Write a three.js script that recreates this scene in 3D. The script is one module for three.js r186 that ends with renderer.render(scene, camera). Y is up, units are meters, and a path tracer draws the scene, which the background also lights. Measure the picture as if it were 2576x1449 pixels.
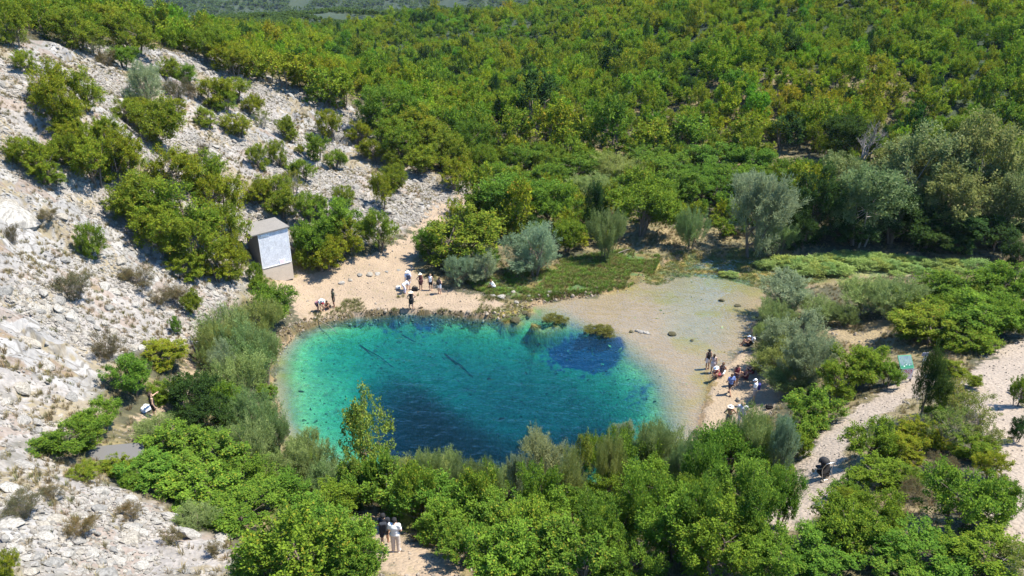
import * as THREE from 'three';
import { Sky } from 'three/addons/objects/Sky.js';
import { mergeGeometries, mergeVertices } from 'three/addons/utils/BufferGeometryUtils.js';
import { RoundedBoxGeometry } from 'three/addons/geometries/RoundedBoxGeometry.js';

// ---------------------------------------------------------------- camera, sky, sun, exposure
const PW = 2576, PH = 1449, FOCAL = 1839, CAM_H = 27.7, PITCH = 24 * Math.PI / 180;   // photo pixel frame used for measuring
const scene = new THREE.Scene();
const camera = new THREE.PerspectiveCamera(2 * Math.atan(PH / 2 / FOCAL) * 180 / Math.PI, PW / PH, 0.5, 4000);
camera.position.set(0, CAM_H, 0);
camera.rotation.set(-PITCH, 0, 0);
scene.add(camera);
const SUN = new THREE.Vector3(0.9, 1.7, -0.10).normalize();
const sky = new Sky();
sky.name = 'sky';
sky.scale.setScalar(3000);
sky.material.uniforms.sunPosition.value.copy(SUN);
sky.material.uniforms.turbidity.value = 2.5;
sky.material.uniforms.rayleigh.value = 1.6;
sky.material.uniforms.mieCoefficient.value = 0.003;
sky.material.uniforms.cloudCoverage.value = 0;
sky.userData.kind = 'structure';
scene.add(sky);
scene.environmentIntensity = 0.10;
const sun = new THREE.DirectionalLight(new THREE.Color(1.0, 0.945, 0.81), 5.0);
sun.name = 'sun';
sun.position.set(SUN.x * 200, SUN.y * 200, -60 + SUN.z * 200);
sun.target.position.set(0, 0, -60);
sun.castShadow = true;
sun.shadow.camera.left = -130; sun.shadow.camera.right = 130; sun.shadow.camera.top = 130; sun.shadow.camera.bottom = -130; sun.shadow.camera.far = 600;
sun.shadow.mapSize.set(4096, 4096);
scene.add(sun, sun.target);
const renderer = new THREE.WebGLRenderer({ antialias: true });
renderer.setSize(1024, 576);
renderer.toneMapping = THREE.LinearToneMapping;
renderer.toneMappingExposure = 2.25;
renderer.shadowMap.enabled = true;
scene.fog = new THREE.FogExp2(new THREE.Color(0.62, 0.76, 1.0), 0.00006);

// ---------------------------------------------------------------- helpers: random numbers, noise, naming
function rng(seed) { let s = seed >>> 0; return () => { s = (s + 0x6d2b79f5) | 0; let t = Math.imul(s ^ (s >>> 15), 1 | s); t = (t + Math.imul(t ^ (t >>> 7), 61 | t)) ^ t; return ((t ^ (t >>> 14)) >>> 0) / 4294967296; }; }
const clamp = (x, a = 0, b = 1) => Math.min(b, Math.max(a, x));
const mix = (a, b, t) => a + (b - a) * t;
const smooth = (a, b, x) => { const t = clamp((x - a) / (b - a)); return t * t * (3 - 2 * t); };
const TAB = new Float32Array(65536); { const r = rng(77); for (let i = 0; i < 65536; i++) TAB[i] = r() * 2 - 1; }
function vnoise(x, y) {   // value noise in -1..1
  const xi = Math.floor(x), yi = Math.floor(y); let u = x - xi, v = y - yi;
  u = u * u * (3 - 2 * u); v = v * v * (3 - 2 * v);
  const x0 = xi & 255, x1 = (xi + 1) & 255, y0 = (yi & 255) << 8, y1 = ((yi + 1) & 255) << 8;
  const a = TAB[y0 | x0], b = TAB[y0 | x1], c = TAB[y1 | x0], d = TAB[y1 | x1];
  return a + (b - a) * u + (c - a + (a - b - c + d) * u) * v;
}
function fbm(x, y, n = 4) { let s = 0, a = 0.5; for (let i = 0; i < n; i++) { s += a * vnoise(x + i * 17.3, y - i * 9.1); x *= 2.03; y *= 2.03; a *= 0.5; } return s; }
function cell(x, y) {   // worley: distances to the nearest and second nearest feature, and an id
  const xi = Math.floor(x), yi = Math.floor(y); let d1 = 9, d2 = 9, id = 0;
  for (let j = -1; j <= 1; j++) for (let i = -1; i <= 1; i++) {
    const cx = xi + i, cy = yi + j, k = ((cy & 255) << 8) | (cx & 255), k2 = (k * 7 + 13) & 65535;
    const dx = cx + 0.5 + 0.45 * TAB[k] - x, dy = cy + 0.5 + 0.45 * TAB[k2] - y, d = dx * dx + dy * dy;
    if (d < d1) { d2 = d1; d1 = d; id = TAB[(k * 3 + 5) & 65535]; } else if (d < d2) d2 = d;
  }
  return [Math.sqrt(d1), Math.sqrt(d2), id];
}
const taken = new Map();
function numbered(name) { const n = taken.get(name) || 0; taken.set(name, n + 1); return n ? name + '_' + String(n).padStart(3, '0') : name; }
function tag(o, label, category, group, kind) { if (label) o.userData.label = label; if (category) o.userData.category = category; if (group) o.userData.group = group; if (kind) o.userData.kind = kind; return o; }
function lit(o) { o.traverse((m) => { if (m.isMesh) { m.castShadow = true; m.receiveShadow = true; } }); return o; }
function addTop(o) { scene.add(o); return lit(o); }
const std = (color, roughness = 0.9, extra = {}) => new THREE.MeshStandardMaterial({ color, roughness, ...extra });
const lin = (r, g, b) => new THREE.Color().setRGB(r, g, b);
function mesh(name, geo, mat, parent) { const m = new THREE.Mesh(geo, mat); m.name = name; if (parent) parent.add(m); return m; }

// ---------------------------------------------------------------- photo pixels to rays
const cosP = Math.cos(PITCH), sinP = Math.sin(PITCH);
function ray(px, py) { const u = (px - PW / 2) / FOCAL, v = (py - PH / 2) / FOCAL; return [u, -sinP - v * cosP, -(cosP - v * sinP)]; }   // scaled so that depth along the lens axis is 1
function atLevel(px, py, y) { const r = ray(px, py), t = (y - CAM_H) / r[1]; return [r[0] * t, r[2] * t]; }
// ---------------------------------------------------------------- terrain: a smooth sheet through measured points
const ANCH = [   // photo pixel and estimated height above the pool
  [780, 790, .4], [1000, 772, .45], [1200, 775, .4], [1310, 745, .45], [1500, 705, .45], [1640, 665, .4], [900, 690, .9], [750, 725, .8], [690, 700, 1.1], [1000, 640, 1.0], [1045, 598, 1.2],
  [1230, 560, 1.0], [1150, 660, .7], [1350, 680, .5], [1450, 560, .9], [1600, 600, .8], [1800, 620, .6], [2000, 628, .5], [2300, 635, .5], [2520, 650, .6], [1700, 560, 1.1], [1650, 480, 1.6], [1850, 420, 2.6], [2100, 500, 2.2], [2400, 520, 2.2],
  [1895, 840, .3], [1860, 1000, .35], [1790, 1100, .2], [2000, 940, 1.1], [2060, 840, 1.2], [2000, 760, .5], [2160, 840, 2.0], [2300, 780, 2.0], [2200, 730, .9], [2450, 750, 2.2], [2550, 720, 1.5], [2250, 1000, 4.0], [2120, 1085, 5.0], [2270, 962, 3.7], [2080, 1190, 6.0], [2010, 1280, 6.9], [2450, 940, 4.4], [2576, 860, 4.0],
  [2560, 1150, 7.0], [2560, 1300, 8.5], [2300, 1300, 8.0], [2000, 1449, 8.6], [1600, 1449, 7.2], [1000, 1395, 6.3], [1120, 1449, 6.7], [1500, 1400, 6.4], [1950, 1130, 3.0], [1850, 1260, 3.0],
  [497, 905, 2.6], [390, 1052, 4.2], [600, 900, 1.3], [560, 760, 3.2], [300, 850, 6.2], [200, 800, 7.4], [0, 700, 10.5], [0, 950, 8.8], [100, 1100, 7.2], [250, 1160, 5.6], [0, 1250, 9.6], [300, 1300, 7.6], [600, 1400, 6.7], [0, 1449, 9.8], [400, 1449, 7.4], [480, 1150, 4.4], [700, 1230, 2.2],
  [0, 130, 19], [0, 400, 15], [200, 500, 11], [400, 400, 11], [600, 350, 10], [800, 350, 6.5], [950, 400, 4.2], [1190, 480, 1.4], [1050, 540, 2.2], [850, 560, 3.8], [600, 600, 5], [450, 650, 6.4], [250, 300, 16], [200, 650, 8.8],
  [700, 200, 12.5], [430, 100, 17.5], [880, 268, 8.8], [975, 335, 6.0], [1180, 445, 2.0], [150, 60, 21], [0, 30, 23], [560, 150, 15],
  [1288, 450, 1], [1288, 300, 3], [1288, 150, 5], [1500, 400, 1.8], [1800, 380, 3], [1800, 200, 9], [1800, 30, 16], [2500, 350, 5], [2500, 150, 12.5], [2500, 30, 18.5], [2150, 300, 5.5], [2150, 150, 11], [1500, 220, 5.5], [1050, 150, 4.5],
];
const ANCW = [[-22, -150, 4.5], [-48, -185, 6], [-85, -190, 12], [-120, -150, 26], [-100, -60, 32], [-70, -30, 27], [-45, 0, 20], [0, 0, 9.5], [40, 0, 12], [80, -20, 16], [100, -70, 12], [150, -120, 22], [170, -220, 32], [60, -330, 16], [-30, -330, 6], [-120, -330, 6], [-10, -480, 3], [-200, -480, 3], [260, -330, 55], [300, 0, 40], [-300, 0, 60], [-300, -300, 24], [-150, -240, 10]];
const TPS = [];
for (const [px, py, e] of ANCH) { const [x, z] = atLevel(px, py, e); TPS.push([x, z, e]); }
for (const a of ANCW) TPS.push(a);
function solveTPS(P, lambda) {
  const n = P.length, m = n + 3, A = Array.from({ length: m }, () => new Float64Array(m + 1));
  for (let i = 0; i < n; i++) {
    for (let j = 0; j < n; j++) { const dx = P[i][0] - P[j][0], dz = P[i][1] - P[j][1], r2 = dx * dx + dz * dz; A[i][j] = r2 > 0 ? r2 * Math.log(r2) : 0; }
    A[i][i] += lambda; A[i][n] = 1; A[i][n + 1] = P[i][0]; A[i][n + 2] = P[i][1]; A[i][m] = P[i][2];
    A[n][i] = 1; A[n + 1][i] = P[i][0]; A[n + 2][i] = P[i][1];
  }
  for (let c = 0; c < m; c++) {
    let p = c; for (let r = c + 1; r < m; r++) if (Math.abs(A[r][c]) > Math.abs(A[p][c])) p = r;
    [A[c], A[p]] = [A[p], A[c]];
    const d = A[c][c];
    for (let r = 0; r < m; r++) if (r !== c && A[r][c] !== 0) { const f = A[r][c] / d; for (let k = c; k <= m; k++) A[r][k] -= f * A[c][k]; }
  }
  const w = A.map((row, i) => row[m] / row[i]);
  return (x, z) => { let s = w[n] + w[n + 1] * x + w[n + 2] * z; for (let i = 0; i < n; i++) { const dx = x - P[i][0], dz = z - P[i][1], r2 = dx * dx + dz * dz; if (r2 > 1e-9) s += w[i] * r2 * Math.log(r2); } return s; };
}
const baseTPS = solveTPS(TPS, 40);
function farH(x, z) { const d = Math.hypot(x, z); return 1 + (4 + 10 * smooth(500, 800, d)) * fbm(x / 260 + 3, z / 260, 4) - smooth(380, 900, d) * 46 * smooth(260, 60, x) + smooth(1000, 2000, d) * 190 + smooth(600, 1500, d) * 130 * smooth(60, 260, x) + smooth(40, 420, x) * 45 * smooth(900, 200, -z); }
function baseH(x, z) {
  const d = Math.hypot(x, z + 60), k = smooth(230, 400, d);
  const fold = smooth(-96, -125, z) * smooth(-22, 5, x + Math.max(0, -z - 150) * 0.6) * (5.5 * fbm(x / 42 + 1.7, z / 55, 2) + 1.5 * vnoise(x / 14, z / 14));   // ribs and gullies under the forest
  return fold + (k >= 1 ? farH(x, z) : k <= 0 ? baseTPS(x, z) : mix(baseTPS(x, z), farH(x, z), k));
}

// ---------------------------------------------------------------- outlines on the ground, drawn as masks over a 128 m square
const X0 = -64, Z0 = -128, SIDE = 128, MR = 1024;
const onGround = (pts, y) => pts.map(([px, py]) => atLevel(px, py, y));
function castBase(px, py, f, lift = 0) {   // where the ray through a photo pixel meets the sheet, raised by lift
  const r = ray(px, py); let t = 12, prev = 12;
  for (let i = 0; i < 900 && t < 700; i++) { const y = CAM_H + r[1] * t; if (y < f(r[0] * t, r[2] * t) + lift) break; prev = t; t += 0.25 + t * 0.006; }
  for (let i = 0; i < 14; i++) { const m = (prev + t) / 2; if (CAM_H + r[1] * m < f(r[0] * m, r[2] * m) + lift) t = m; else prev = m; }
  return [r[0] * t, r[2] * t, t];
}
const WATER = [[678, 950], [690, 900], [708, 868], [745, 834], [800, 811], [870, 803], [960, 792], [1040, 789], [1130, 797], [1200, 801], [1290, 796], [1312, 778], [1330, 768], [1400, 752], [1500, 741], [1570, 728], [1610, 706], [1640, 690], [1655, 668], [1690, 655], [1760, 648], [1830, 646], [1950, 641], [2100, 640], [2300, 650], [2480, 662], [2620, 668],
  [2620, 694], [2480, 692], [2300, 706], [2150, 716], [2050, 726], [1965, 738], [1915, 790], [1893, 850], [1868, 888], [1828, 915], [1795, 960], [1775, 1010], [1768, 1070], [1742, 1110], [1690, 1150], [1620, 1200], [1500, 1240], [1300, 1262], [1100, 1255], [950, 1230], [850, 1200], [760, 1150], [712, 1080], [686, 1010]];
const waterW = onGround(WATER, 0);
function raster(polys, blur, strokes = []) {
  const cv = document.createElement('canvas'); cv.width = cv.height = MR; const c = cv.getContext('2d');
  c.fillStyle = '#000'; c.fillRect(0, 0, MR, MR); c.fillStyle = '#fff'; c.strokeStyle = '#fff'; c.lineCap = c.lineJoin = 'round';
  const P = ([x, z]) => [(x - X0) / SIDE * MR, (z - Z0) / SIDE * MR];
  for (const p of polys) { c.beginPath(); p.forEach((q, i) => { const [a, b] = P(q); i ? c.lineTo(a, b) : c.moveTo(a, b); }); c.closePath(); c.fill(); }
  for (const [p, w] of strokes) { c.lineWidth = w / SIDE * MR; c.beginPath(); p.forEach((q, i) => { const [a, b] = P(q); i ? c.lineTo(a, b) : c.moveTo(a, b); }); c.stroke(); }
  const d = c.getImageData(0, 0, MR, MR).data; let a = new Float32Array(MR * MR), b = new Float32Array(MR * MR);
  for (let i = 0; i < a.length; i++) a[i] = d[i * 4] / 255;
  const R = Math.max(1, Math.round(blur / SIDE * MR));
  for (let pass = 0; pass < 2; pass++) for (const horiz of [true, false]) {   // running box blur
    for (let j = 0; j < MR; j++) { let s = 0; const at = (i) => horiz ? a[j * MR + Math.min(MR - 1, Math.max(0, i))] : a[Math.min(MR - 1, Math.max(0, i)) * MR + j];
      for (let i = -R; i <= R; i++) s += at(i);
      for (let i = 0; i < MR; i++) { b[horiz ? j * MR + i : i * MR + j] = s / (2 * R + 1); s += at(i + R + 1) - at(i - R); } }
    [a, b] = [b, a];
  }
  return a;
}
function look(m, x, z) {
  const u = clamp((x - X0) / SIDE * MR - 0.5, 0, MR - 1.001), v = clamp((z - Z0) / SIDE * MR - 0.5, 0, MR - 1.001), i = u | 0, j = v | 0, f = u - i, g = v - j, k = j * MR + i;
  return mix(mix(m[k], m[k + 1], f), mix(m[k + MR], m[k + MR + 1], f), g);
}
const inRect = (x, z) => x > X0 && x < X0 + SIDE && z > Z0 && z < Z0 + SIDE;
const viaBase = (pts) => pts.map(([px, py]) => { const [x, z] = castBase(px, py, baseH); return [x, z]; });
const M = {};
M.water = raster([waterW], 0.35);
M.waterWide = raster([waterW], 2.2);
M.rock = raster([viaBase([[-60, 118], [150, 112], [380, 118], [560, 152], [700, 198], [880, 266], [985, 335], [1010, 400], [1100, 440], [1185, 475], [1160, 520], [1010, 580], [900, 620], [760, 600], [640, 640], [640, 720], [540, 790], [505, 850], [440, 880], [300, 880], [250, 960], [220, 1000], [100, 1120], [260, 1215], [380, 1275], [500, 1345], [650, 1405], [620, 1448], [300, 1448], [-60, 1448], [-60, 900], [-60, 500]])], 1.2);
M.dirt = raster([viaBase([[690, 702], [750, 692], [880, 655], [960, 632], [1010, 606], [1046, 585], [1052, 615], [1040, 680], [1110, 725], [1230, 748], [1300, 772], [1200, 800], [800, 810], [742, 806], [735, 760]]), viaBase([[745, 800], [700, 855], [672, 925], [658, 925], [686, 850], [730, 800]]), viaBase([[984, 1383], [1040, 1372], [1130, 1398], [1190, 1447], [950, 1447]]), viaBase([[1060, 535], [1170, 478], [1230, 440], [1235, 470], [1160, 540], [1080, 590], [1030, 590]])], 0.5,
  [[viaBase([[500, 910], [480, 960], [420, 1020], [390, 1060], [330, 1100]]), 0.8], [viaBase([[1000, 1400], [960, 1340], [930, 1300]]), 1.6], [viaBase([[2230, 800], [2180, 860], [2120, 850], [2100, 830]]), 1.1]]);
M.gravel = raster([], 0.5, [[viaBase([[2320, 940], [2270, 985], [2190, 1040], [2110, 1092], [2062, 1140]]), 1.9], [viaBase([[2062, 1140], [2075, 1195], [2030, 1250], [1985, 1310]]), 1.7], [viaBase([[2680, 850], [2570, 890], [2500, 950], [2510, 1010], [2560, 1090], [2600, 1200], [2590, 1300], [2590, 1400]]), 2.6]]);
M.beach = raster([onGround([[1885, 880], [1925, 905], [1955, 1035], [1905, 1095], [1790, 1130], [1735, 1115], [1760, 1000], [1815, 915]], .2)], 0.6);
M.dry = raster([viaBase([[2090, 830], [2160, 805], [2260, 810], [2300, 850], [2240, 880], [2150, 895], [2080, 880]]), viaBase([[2220, 1260], [2330, 1240], [2360, 1330], [2260, 1380], [2200, 1330]]), viaBase([[2300, 900], [2440, 880], [2440, 910], [2330, 940]]), viaBase([[1540, 600], [1740, 560], [1760, 620], [1560, 640]])], 0.8);
M.reed = raster([onGround([[1180, 700], [1260, 690], [1400, 668], [1560, 640], [1650, 640], [1660, 665], [1620, 700], [1570, 722], [1480, 738], [1380, 752], [1270, 745], [1190, 725]], .4)], 1.3);
M.algae = raster([onGround([[1620, 680], [1700, 650], [1850, 640], [2000, 660], [2100, 690], [2000, 720], [1900, 720], [1880, 705], [1760, 690], [1700, 690], [1640, 720]], 0), onGround([[1328, 838], [1342, 816], [1380, 809], [1404, 818], [1394, 836], [1352, 846]], 0), onGround([[1240, 790], [1330, 775], [1330, 800], [1290, 812], [1250, 806]], 0)], 0.7);
M.sedge = raster([onGround([[1930, 665], [2080, 645], [2160, 640], [2260, 652], [2400, 664], [2490, 672], [2490, 690], [2300, 692], [2150, 698], [1990, 692]], 0)], 0.5);
M.pit = raster([onGround([[928, 958], [985, 975], [1060, 1010], [1130, 1055], [1200, 1095], [1290, 1115], [1400, 1105], [1450, 1070], [1485, 1075], [1490, 1180], [1400, 1260], [1200, 1260], [1000, 1210], [960, 1120], [940, 1040]], -3)], 1.9);
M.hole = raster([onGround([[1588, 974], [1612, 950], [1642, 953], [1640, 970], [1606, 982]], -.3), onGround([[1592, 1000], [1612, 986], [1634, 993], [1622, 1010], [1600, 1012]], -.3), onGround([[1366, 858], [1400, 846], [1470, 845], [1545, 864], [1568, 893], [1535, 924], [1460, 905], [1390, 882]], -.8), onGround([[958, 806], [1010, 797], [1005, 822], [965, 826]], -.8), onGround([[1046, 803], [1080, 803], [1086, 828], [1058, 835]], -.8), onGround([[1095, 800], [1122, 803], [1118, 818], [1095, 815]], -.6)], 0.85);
const DEPTH = [[760, 900, 1.2], [740, 960, 1.0], [760, 1040, 1.2], [800, 1110, 1.7], [850, 1000, 2.0], [850, 900, 2.4], [900, 850, 2.0], [1000, 835, 1.7], [1100, 835, 1.5], [1200, 835, 1.4], [1300, 835, 1.0], [1000, 880, 3.2], [1150, 900, 3.4], [1300, 900, 3.1], [1400, 880, 2.0], [1420, 930, 2.6], [1250, 1000, 5.0], [1100, 960, 4.3], [950, 960, 3.6], [1400, 1020, 4.7], [1500, 1000, 3.2], [1580, 970, 1.6], [1600, 1030, 1.9], [1560, 1090, 3.4], [1650, 1050, .8], [1680, 980, .3], [1700, 1080, .4], [1600, 910, .4], [1550, 850, .25], [1450, 820, .3], [1700, 850, .22], [1800, 800, .18], [1400, 790, .22], [1480, 1130, 5.6], [1650, 1120, 1.2], [1700, 740, .2], [1850, 740, .15], [2000, 700, .15], [2300, 680, .2], [1500, 1180, 6.0], [1250, 1180, 7], [1000, 1150, 3.6], [880, 1120, 2.4]];
const depthT = solveTPS([...DEPTH.map(([a, b, d]) => [...atLevel(a, b, -d), d]), ...waterW.map(([x, z]) => [x, z, 0.02])], 6);
function waterDepth(x, z) { return 0.5 * Math.max(0.06, depthT(x, z)) + 6.5 * smooth(0.12, 0.98, look(M.pit, x, z)) + 0.7 * smooth(0.2, 0.95, look(M.hole, x, z)); }

function fineH(x, z) {   // the finished ground height inside the square
  const b = baseH(x, z);
  if (!inRect(x, z)) return b;
  const wob = 0.18 * vnoise(x * 1.7, z * 1.7), w = look(M.water, x + 0.35 * vnoise(x * 0.9, z * 0.9), z + 0.35 * vnoise(x * 0.9 + 50, z * 0.9)), rock = look(M.rock, x, z);
  const smoothPath = Math.max(look(M.dirt, x, z), look(M.gravel, x, z), look(M.beach, x, z));
  let h = b + (0.16 * fbm(x * 0.45, z * 0.45, 3) + 0.05 * vnoise(x * 2.3, z * 2.3)) * (1 - 0.8 * smoothPath);
  if (rock > 0.02) {   // bedrock ribs and broken blocks
    const c = cell(x * 0.42 + 0.3 * vnoise(x, z), z * 0.62), c2 = cell(x * 1.5, z * 1.7 + 9), bed = Math.max(0, fbm(x * 0.13 + 5, z * 0.13, 3) + 0.12);
    h += rock * (0.55 * fbm(x * 0.3 + 9, z * 0.3, 4) + bed * (0.9 * c[2] + 0.9 * (c[1] - c[0])) * 0.62 + 0.45 * smooth(0.06, 0.30, fbm(x * 0.11 + 30, z * 0.14, 3)) * (c[2] + 0.6 * (c[1] - c[0])) + 0.10 * c2[2] + 0.10 * (c2[1] - c2[0]));
  }
  const ww = look(M.waterWide, x, z);
  h = Math.max(h, 0.10 + 0.25 * (1 - ww) + 0.10 * wob + 0.08);
  if (w > 0) {
    const qx = x + 1.6 * vnoise(x * 0.45, z * 0.45) + 0.5 * vnoise(x * 1.6, z * 1.6), qz = z + 1.6 * vnoise(x * 0.45 + 40, z * 0.45) + 0.5 * vnoise(x * 1.6, z * 1.6 + 40), al = look(M.algae, qx, qz) + look(M.sedge, x, z) * 0.6, d = waterDepth(x, z);
    let bed = -d + 0.05 * vnoise(x * 2.6, z * 2.6) * Math.min(1, d * 2) + 0.13 * fbm(x * 1.1, z * 1.1, 3) * smooth(0.4, 2, d);
    if (al > 0.02) bed = Math.max(bed, mix(bed, (x < 8 && z > -60 ? 0.08 : -0.05) + 0.26 * fbm(x * 0.7 + 4, z * 1.3, 3) + 0.05 * vnoise(x * 4, z * 4), smooth(0.2, 0.75, al)));
    h = mix(h, bed, smooth(0.30, 0.62, w));
  }
  return h;
}
const CELL = 0.32, NG = Math.round(SIDE / CELL) + 1, GH = new Float32Array(NG * NG);
for (let j = 0; j < NG; j++) for (let i = 0; i < NG; i++) GH[j * NG + i] = fineH(X0 + i * CELL, Z0 + j * CELL);
function ground(x, z) {
  if (x <= X0 || z <= Z0 || x >= X0 + SIDE - CELL || z >= Z0 + SIDE - CELL) return baseH(x, z);
  const u = (x - X0) / CELL, v = (z - Z0) / CELL, i = u | 0, j = v | 0, f = u - i, g = v - j, k = j * NG + i;
  return mix(mix(GH[k], GH[k + 1], f), mix(GH[k + NG], GH[k + NG + 1], f), g);
}
function slopeNormal(x, z, e = 0.4) { return new THREE.Vector3(ground(x - e, z) - ground(x + e, z), 2 * e, ground(x, z - e) - ground(x, z + e)).normalize(); }
function cast(px, py, lift = 0) { const [x, z, t] = castBase(px, py, ground, lift); return { x, z, y: ground(x, z), depth: t }; }

// ground colours: what the surface is made of, texel by texel
const TEX = 2048, tex = new Uint8Array(TEX * TEX * 4);
{
  const toS = (c) => Math.round(255 * (c <= 0.0031308 ? c * 12.92 : 1.055 * Math.pow(c, 1 / 2.4) - 0.055));
  const LUT = new Uint8Array(4097); for (let i = 0; i <= 4096; i++) LUT[i] = clamp(toS(i / 4096), 0, 255);
  let R = 0, G = 0, B = 0; const over = (k, r, g, b) => { R += (r - R) * k; G += (g - G) * k; B += (b - B) * k; };
  for (let j = 0; j < TEX; j++) for (let i = 0; i < TEX; i++) {
    const x = X0 + (i + 0.5) / TEX * SIDE, z = Z0 + (j + 0.5) / TEX * SIDE;
    const n1 = vnoise(x * 0.35, z * 0.35), n2 = vnoise(x * 1.3 + 7, z * 1.3), n3 = vnoise(x * 4.1, z * 4.1 + 3), n4 = vnoise(x * 11, z * 11);
    const wx = x + 0.5 * n2 + 0.2 * n3, wz = z + 0.5 * vnoise(x * 1.3, z * 1.3 + 31) + 0.2 * vnoise(x * 4.1 + 13, z * 4.1);
    const grit = 1 + 0.16 * n3 + 0.20 * n4;
    // earth with dry grass and leaf litter
    const dryness = smooth(-0.5, 0.6, n1 + 0.5 * n2 + 0.35 * n3);
    R = mix(0.055, 0.165, dryness) * grit; G = mix(0.052, 0.130, dryness) * grit; B = mix(0.025, 0.062, dryness) * grit;
    const w = look(M.water, wx, wz), rock = look(M.rock, wx, wz);
    if (rock > 0.02) {
      const scree = smooth(0.25, 0.7, rock + 0.25 * n2), grass = smooth(0.0, 0.5, n1 * 0.8 + 0.5 * n2 + 0.5 * n3 - 0.05);
      const st = 0.255 + 0.05 * n2 + 0.07 * n4;
      over(scree, st * 1.05, st * 0.945, st * 0.865);
      const slab = fbm(x * 0.11 + 30, z * 0.14, 3); if (slab > 0.08) { const c = cell(x * 0.85 + 0.4 * n2, z * 1.1), g = 0.25 + 0.05 * c[2] + 0.03 * n4; over(scree * smooth(0.08, 0.2, slab) * 0.85, g * 1.02, g * 0.97, g * 0.93); if (c[1] - c[0] < 0.07) over(scree * smooth(0.08, 0.2, slab) * 0.7, 0.085, 0.075, 0.06); }   // bedrock with open joints
      if (n3 + n4 > 0.7) over(scree * 0.5, 0.13, 0.12, 0.115);
      over(scree * grass * 0.8, 0.20 + 0.04 * n4, 0.158 + 0.03 * n4, 0.092);
      if (n2 - n1 > 0.75) over(scree * 0.5, 0.17, 0.11, 0.075);
    }
    const dirt = look(M.dirt, wx, wz); if (dirt > 0.02) { const k = smooth(0.3, 0.65, dirt + 0.12 * n3), s = 1 + 0.10 * n2 + 0.10 * n4; over(k, 0.275 * s, 0.205 * s, 0.142 * s); if (n3 * n2 > 0.28) over(k * 0.5, 0.24, 0.19, 0.11); }
    const gr = look(M.gravel, wx, wz); if (gr > 0.02) { const k = smooth(0.28, 0.6, gr + 0.12 * n3), s = 1 + 0.07 * n2 + 0.13 * n4; over(k, 0.285 * s, 0.228 * s, 0.178 * s); }
    const dry = look(M.dry, wx, wz); if (dry > 0.02) over(smooth(0.2, 0.7, dry + 0.2 * n2) * 0.85, 0.22 * grit, 0.165 * grit, 0.085 * grit);
    const beach = look(M.beach, wx, wz); if (beach > 0.02) { const s = 1 + 0.06 * n3 + 0.08 * n4; over(smooth(0.25, 0.65, beach), 0.265 * s, 0.20 * s, 0.135 * s); }
    const reed = look(M.reed, wx, wz); if (reed > 0.02) over(smooth(0.3, 0.7, reed + 0.2 * n2), mix(0.06, 0.12, smooth(-0.2, 0.5, n1 + n2)) * grit, mix(0.105, 0.095, smooth(-0.2, 0.5, n1 + n2)) * grit, 0.028);
    // river bed and pool floor
    if (w > 0.01) {
      const k = smooth(0.30, 0.55, w), d = inRect(x, z) ? -ground(x, z) : 0;
      const shelf = smooth(0.25, 0.65, d);   // sand and mud in the run-off, pale stones and green growth in the pool
      const s = 1 + 0.07 * n2 + 0.08 * n4 + 0.06 * n3, yel = smooth(-0.1, 0.6, n1 + 0.4 * n2 - 0.1);
      over(k * (1 - shelf), mix(0.215, 0.185, yel) * s, mix(0.147, 0.134, yel) * s, mix(0.082, 0.040, yel) * s);
      const st = 0.27 + 0.05 * n3 + 0.06 * n4 + 0.04 * n2; over(k * shelf, st * 0.85, st * 1.0, st * 0.36);
      const hole = look(M.hole, wx, wz); if (hole > 0.02) over(k * 0.93 * smooth(0.15, 0.5, hole + 0.14 * n3 + 0.06 * n4), 0.014, 0.022, 0.085);   // dark blue patches coloured into the bed
      const rim = smooth(x < -12 || z < -46 ? 0.12 : 0.36, x < -12 || z < -46 ? 0.34 : 0.5, w) * (1 - smooth(0.80, 0.97, w)) * smooth(-0.9, 0.0, n2 + 0.6 * n3 + (z < -46 ? 0.5 : -1.6) + (x < -14 ? 0.9 : 0) - (x > 8 ? 1.2 : 0));
      over(rim * 0.85, 0.075 * grit, 0.058 * grit, 0.022);
      const al = look(M.algae, x + 1.6 * vnoise(x * 0.45, z * 0.45) + 0.5 * n2, z + 1.6 * vnoise(x * 0.45 + 40, z * 0.45) + 0.3 * n3); if (al > 0.02) { const a = smooth(0.2, 0.6, al + 0.35 * n2 + 0.1 * n3); over(a, mix(0.20, 0.11, smooth(-0.2, 0.5, n2)) * grit, mix(0.15, 0.125, smooth(-0.2, 0.5, n2)) * grit, 0.04); }
      const sg = look(M.sedge, wx, wz); if (sg > 0.02) over(smooth(0.3, 0.7, sg) * 0.7, 0.15 * grit, 0.17 * grit, 0.05);
    }
    const o = (j * TEX + i) * 4; tex[o] = LUT[clamp(R * 4096, 0, 4096) | 0]; tex[o + 1] = LUT[clamp(G * 4096, 0, 4096) | 0]; tex[o + 2] = LUT[clamp(B * 4096, 0, 4096) | 0]; tex[o + 3] = 255;
  }
}
function dataTex(a, n, srgb, repeat) { const t = new THREE.DataTexture(a, n, n, THREE.RGBAFormat); t.magFilter = THREE.LinearFilter; t.minFilter = THREE.LinearMipmapLinearFilter; t.generateMipmaps = true; if (srgb) t.colorSpace = THREE.SRGBColorSpace; if (repeat) t.wrapS = t.wrapT = THREE.RepeatWrapping; t.needsUpdate = true; return t; }
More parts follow.
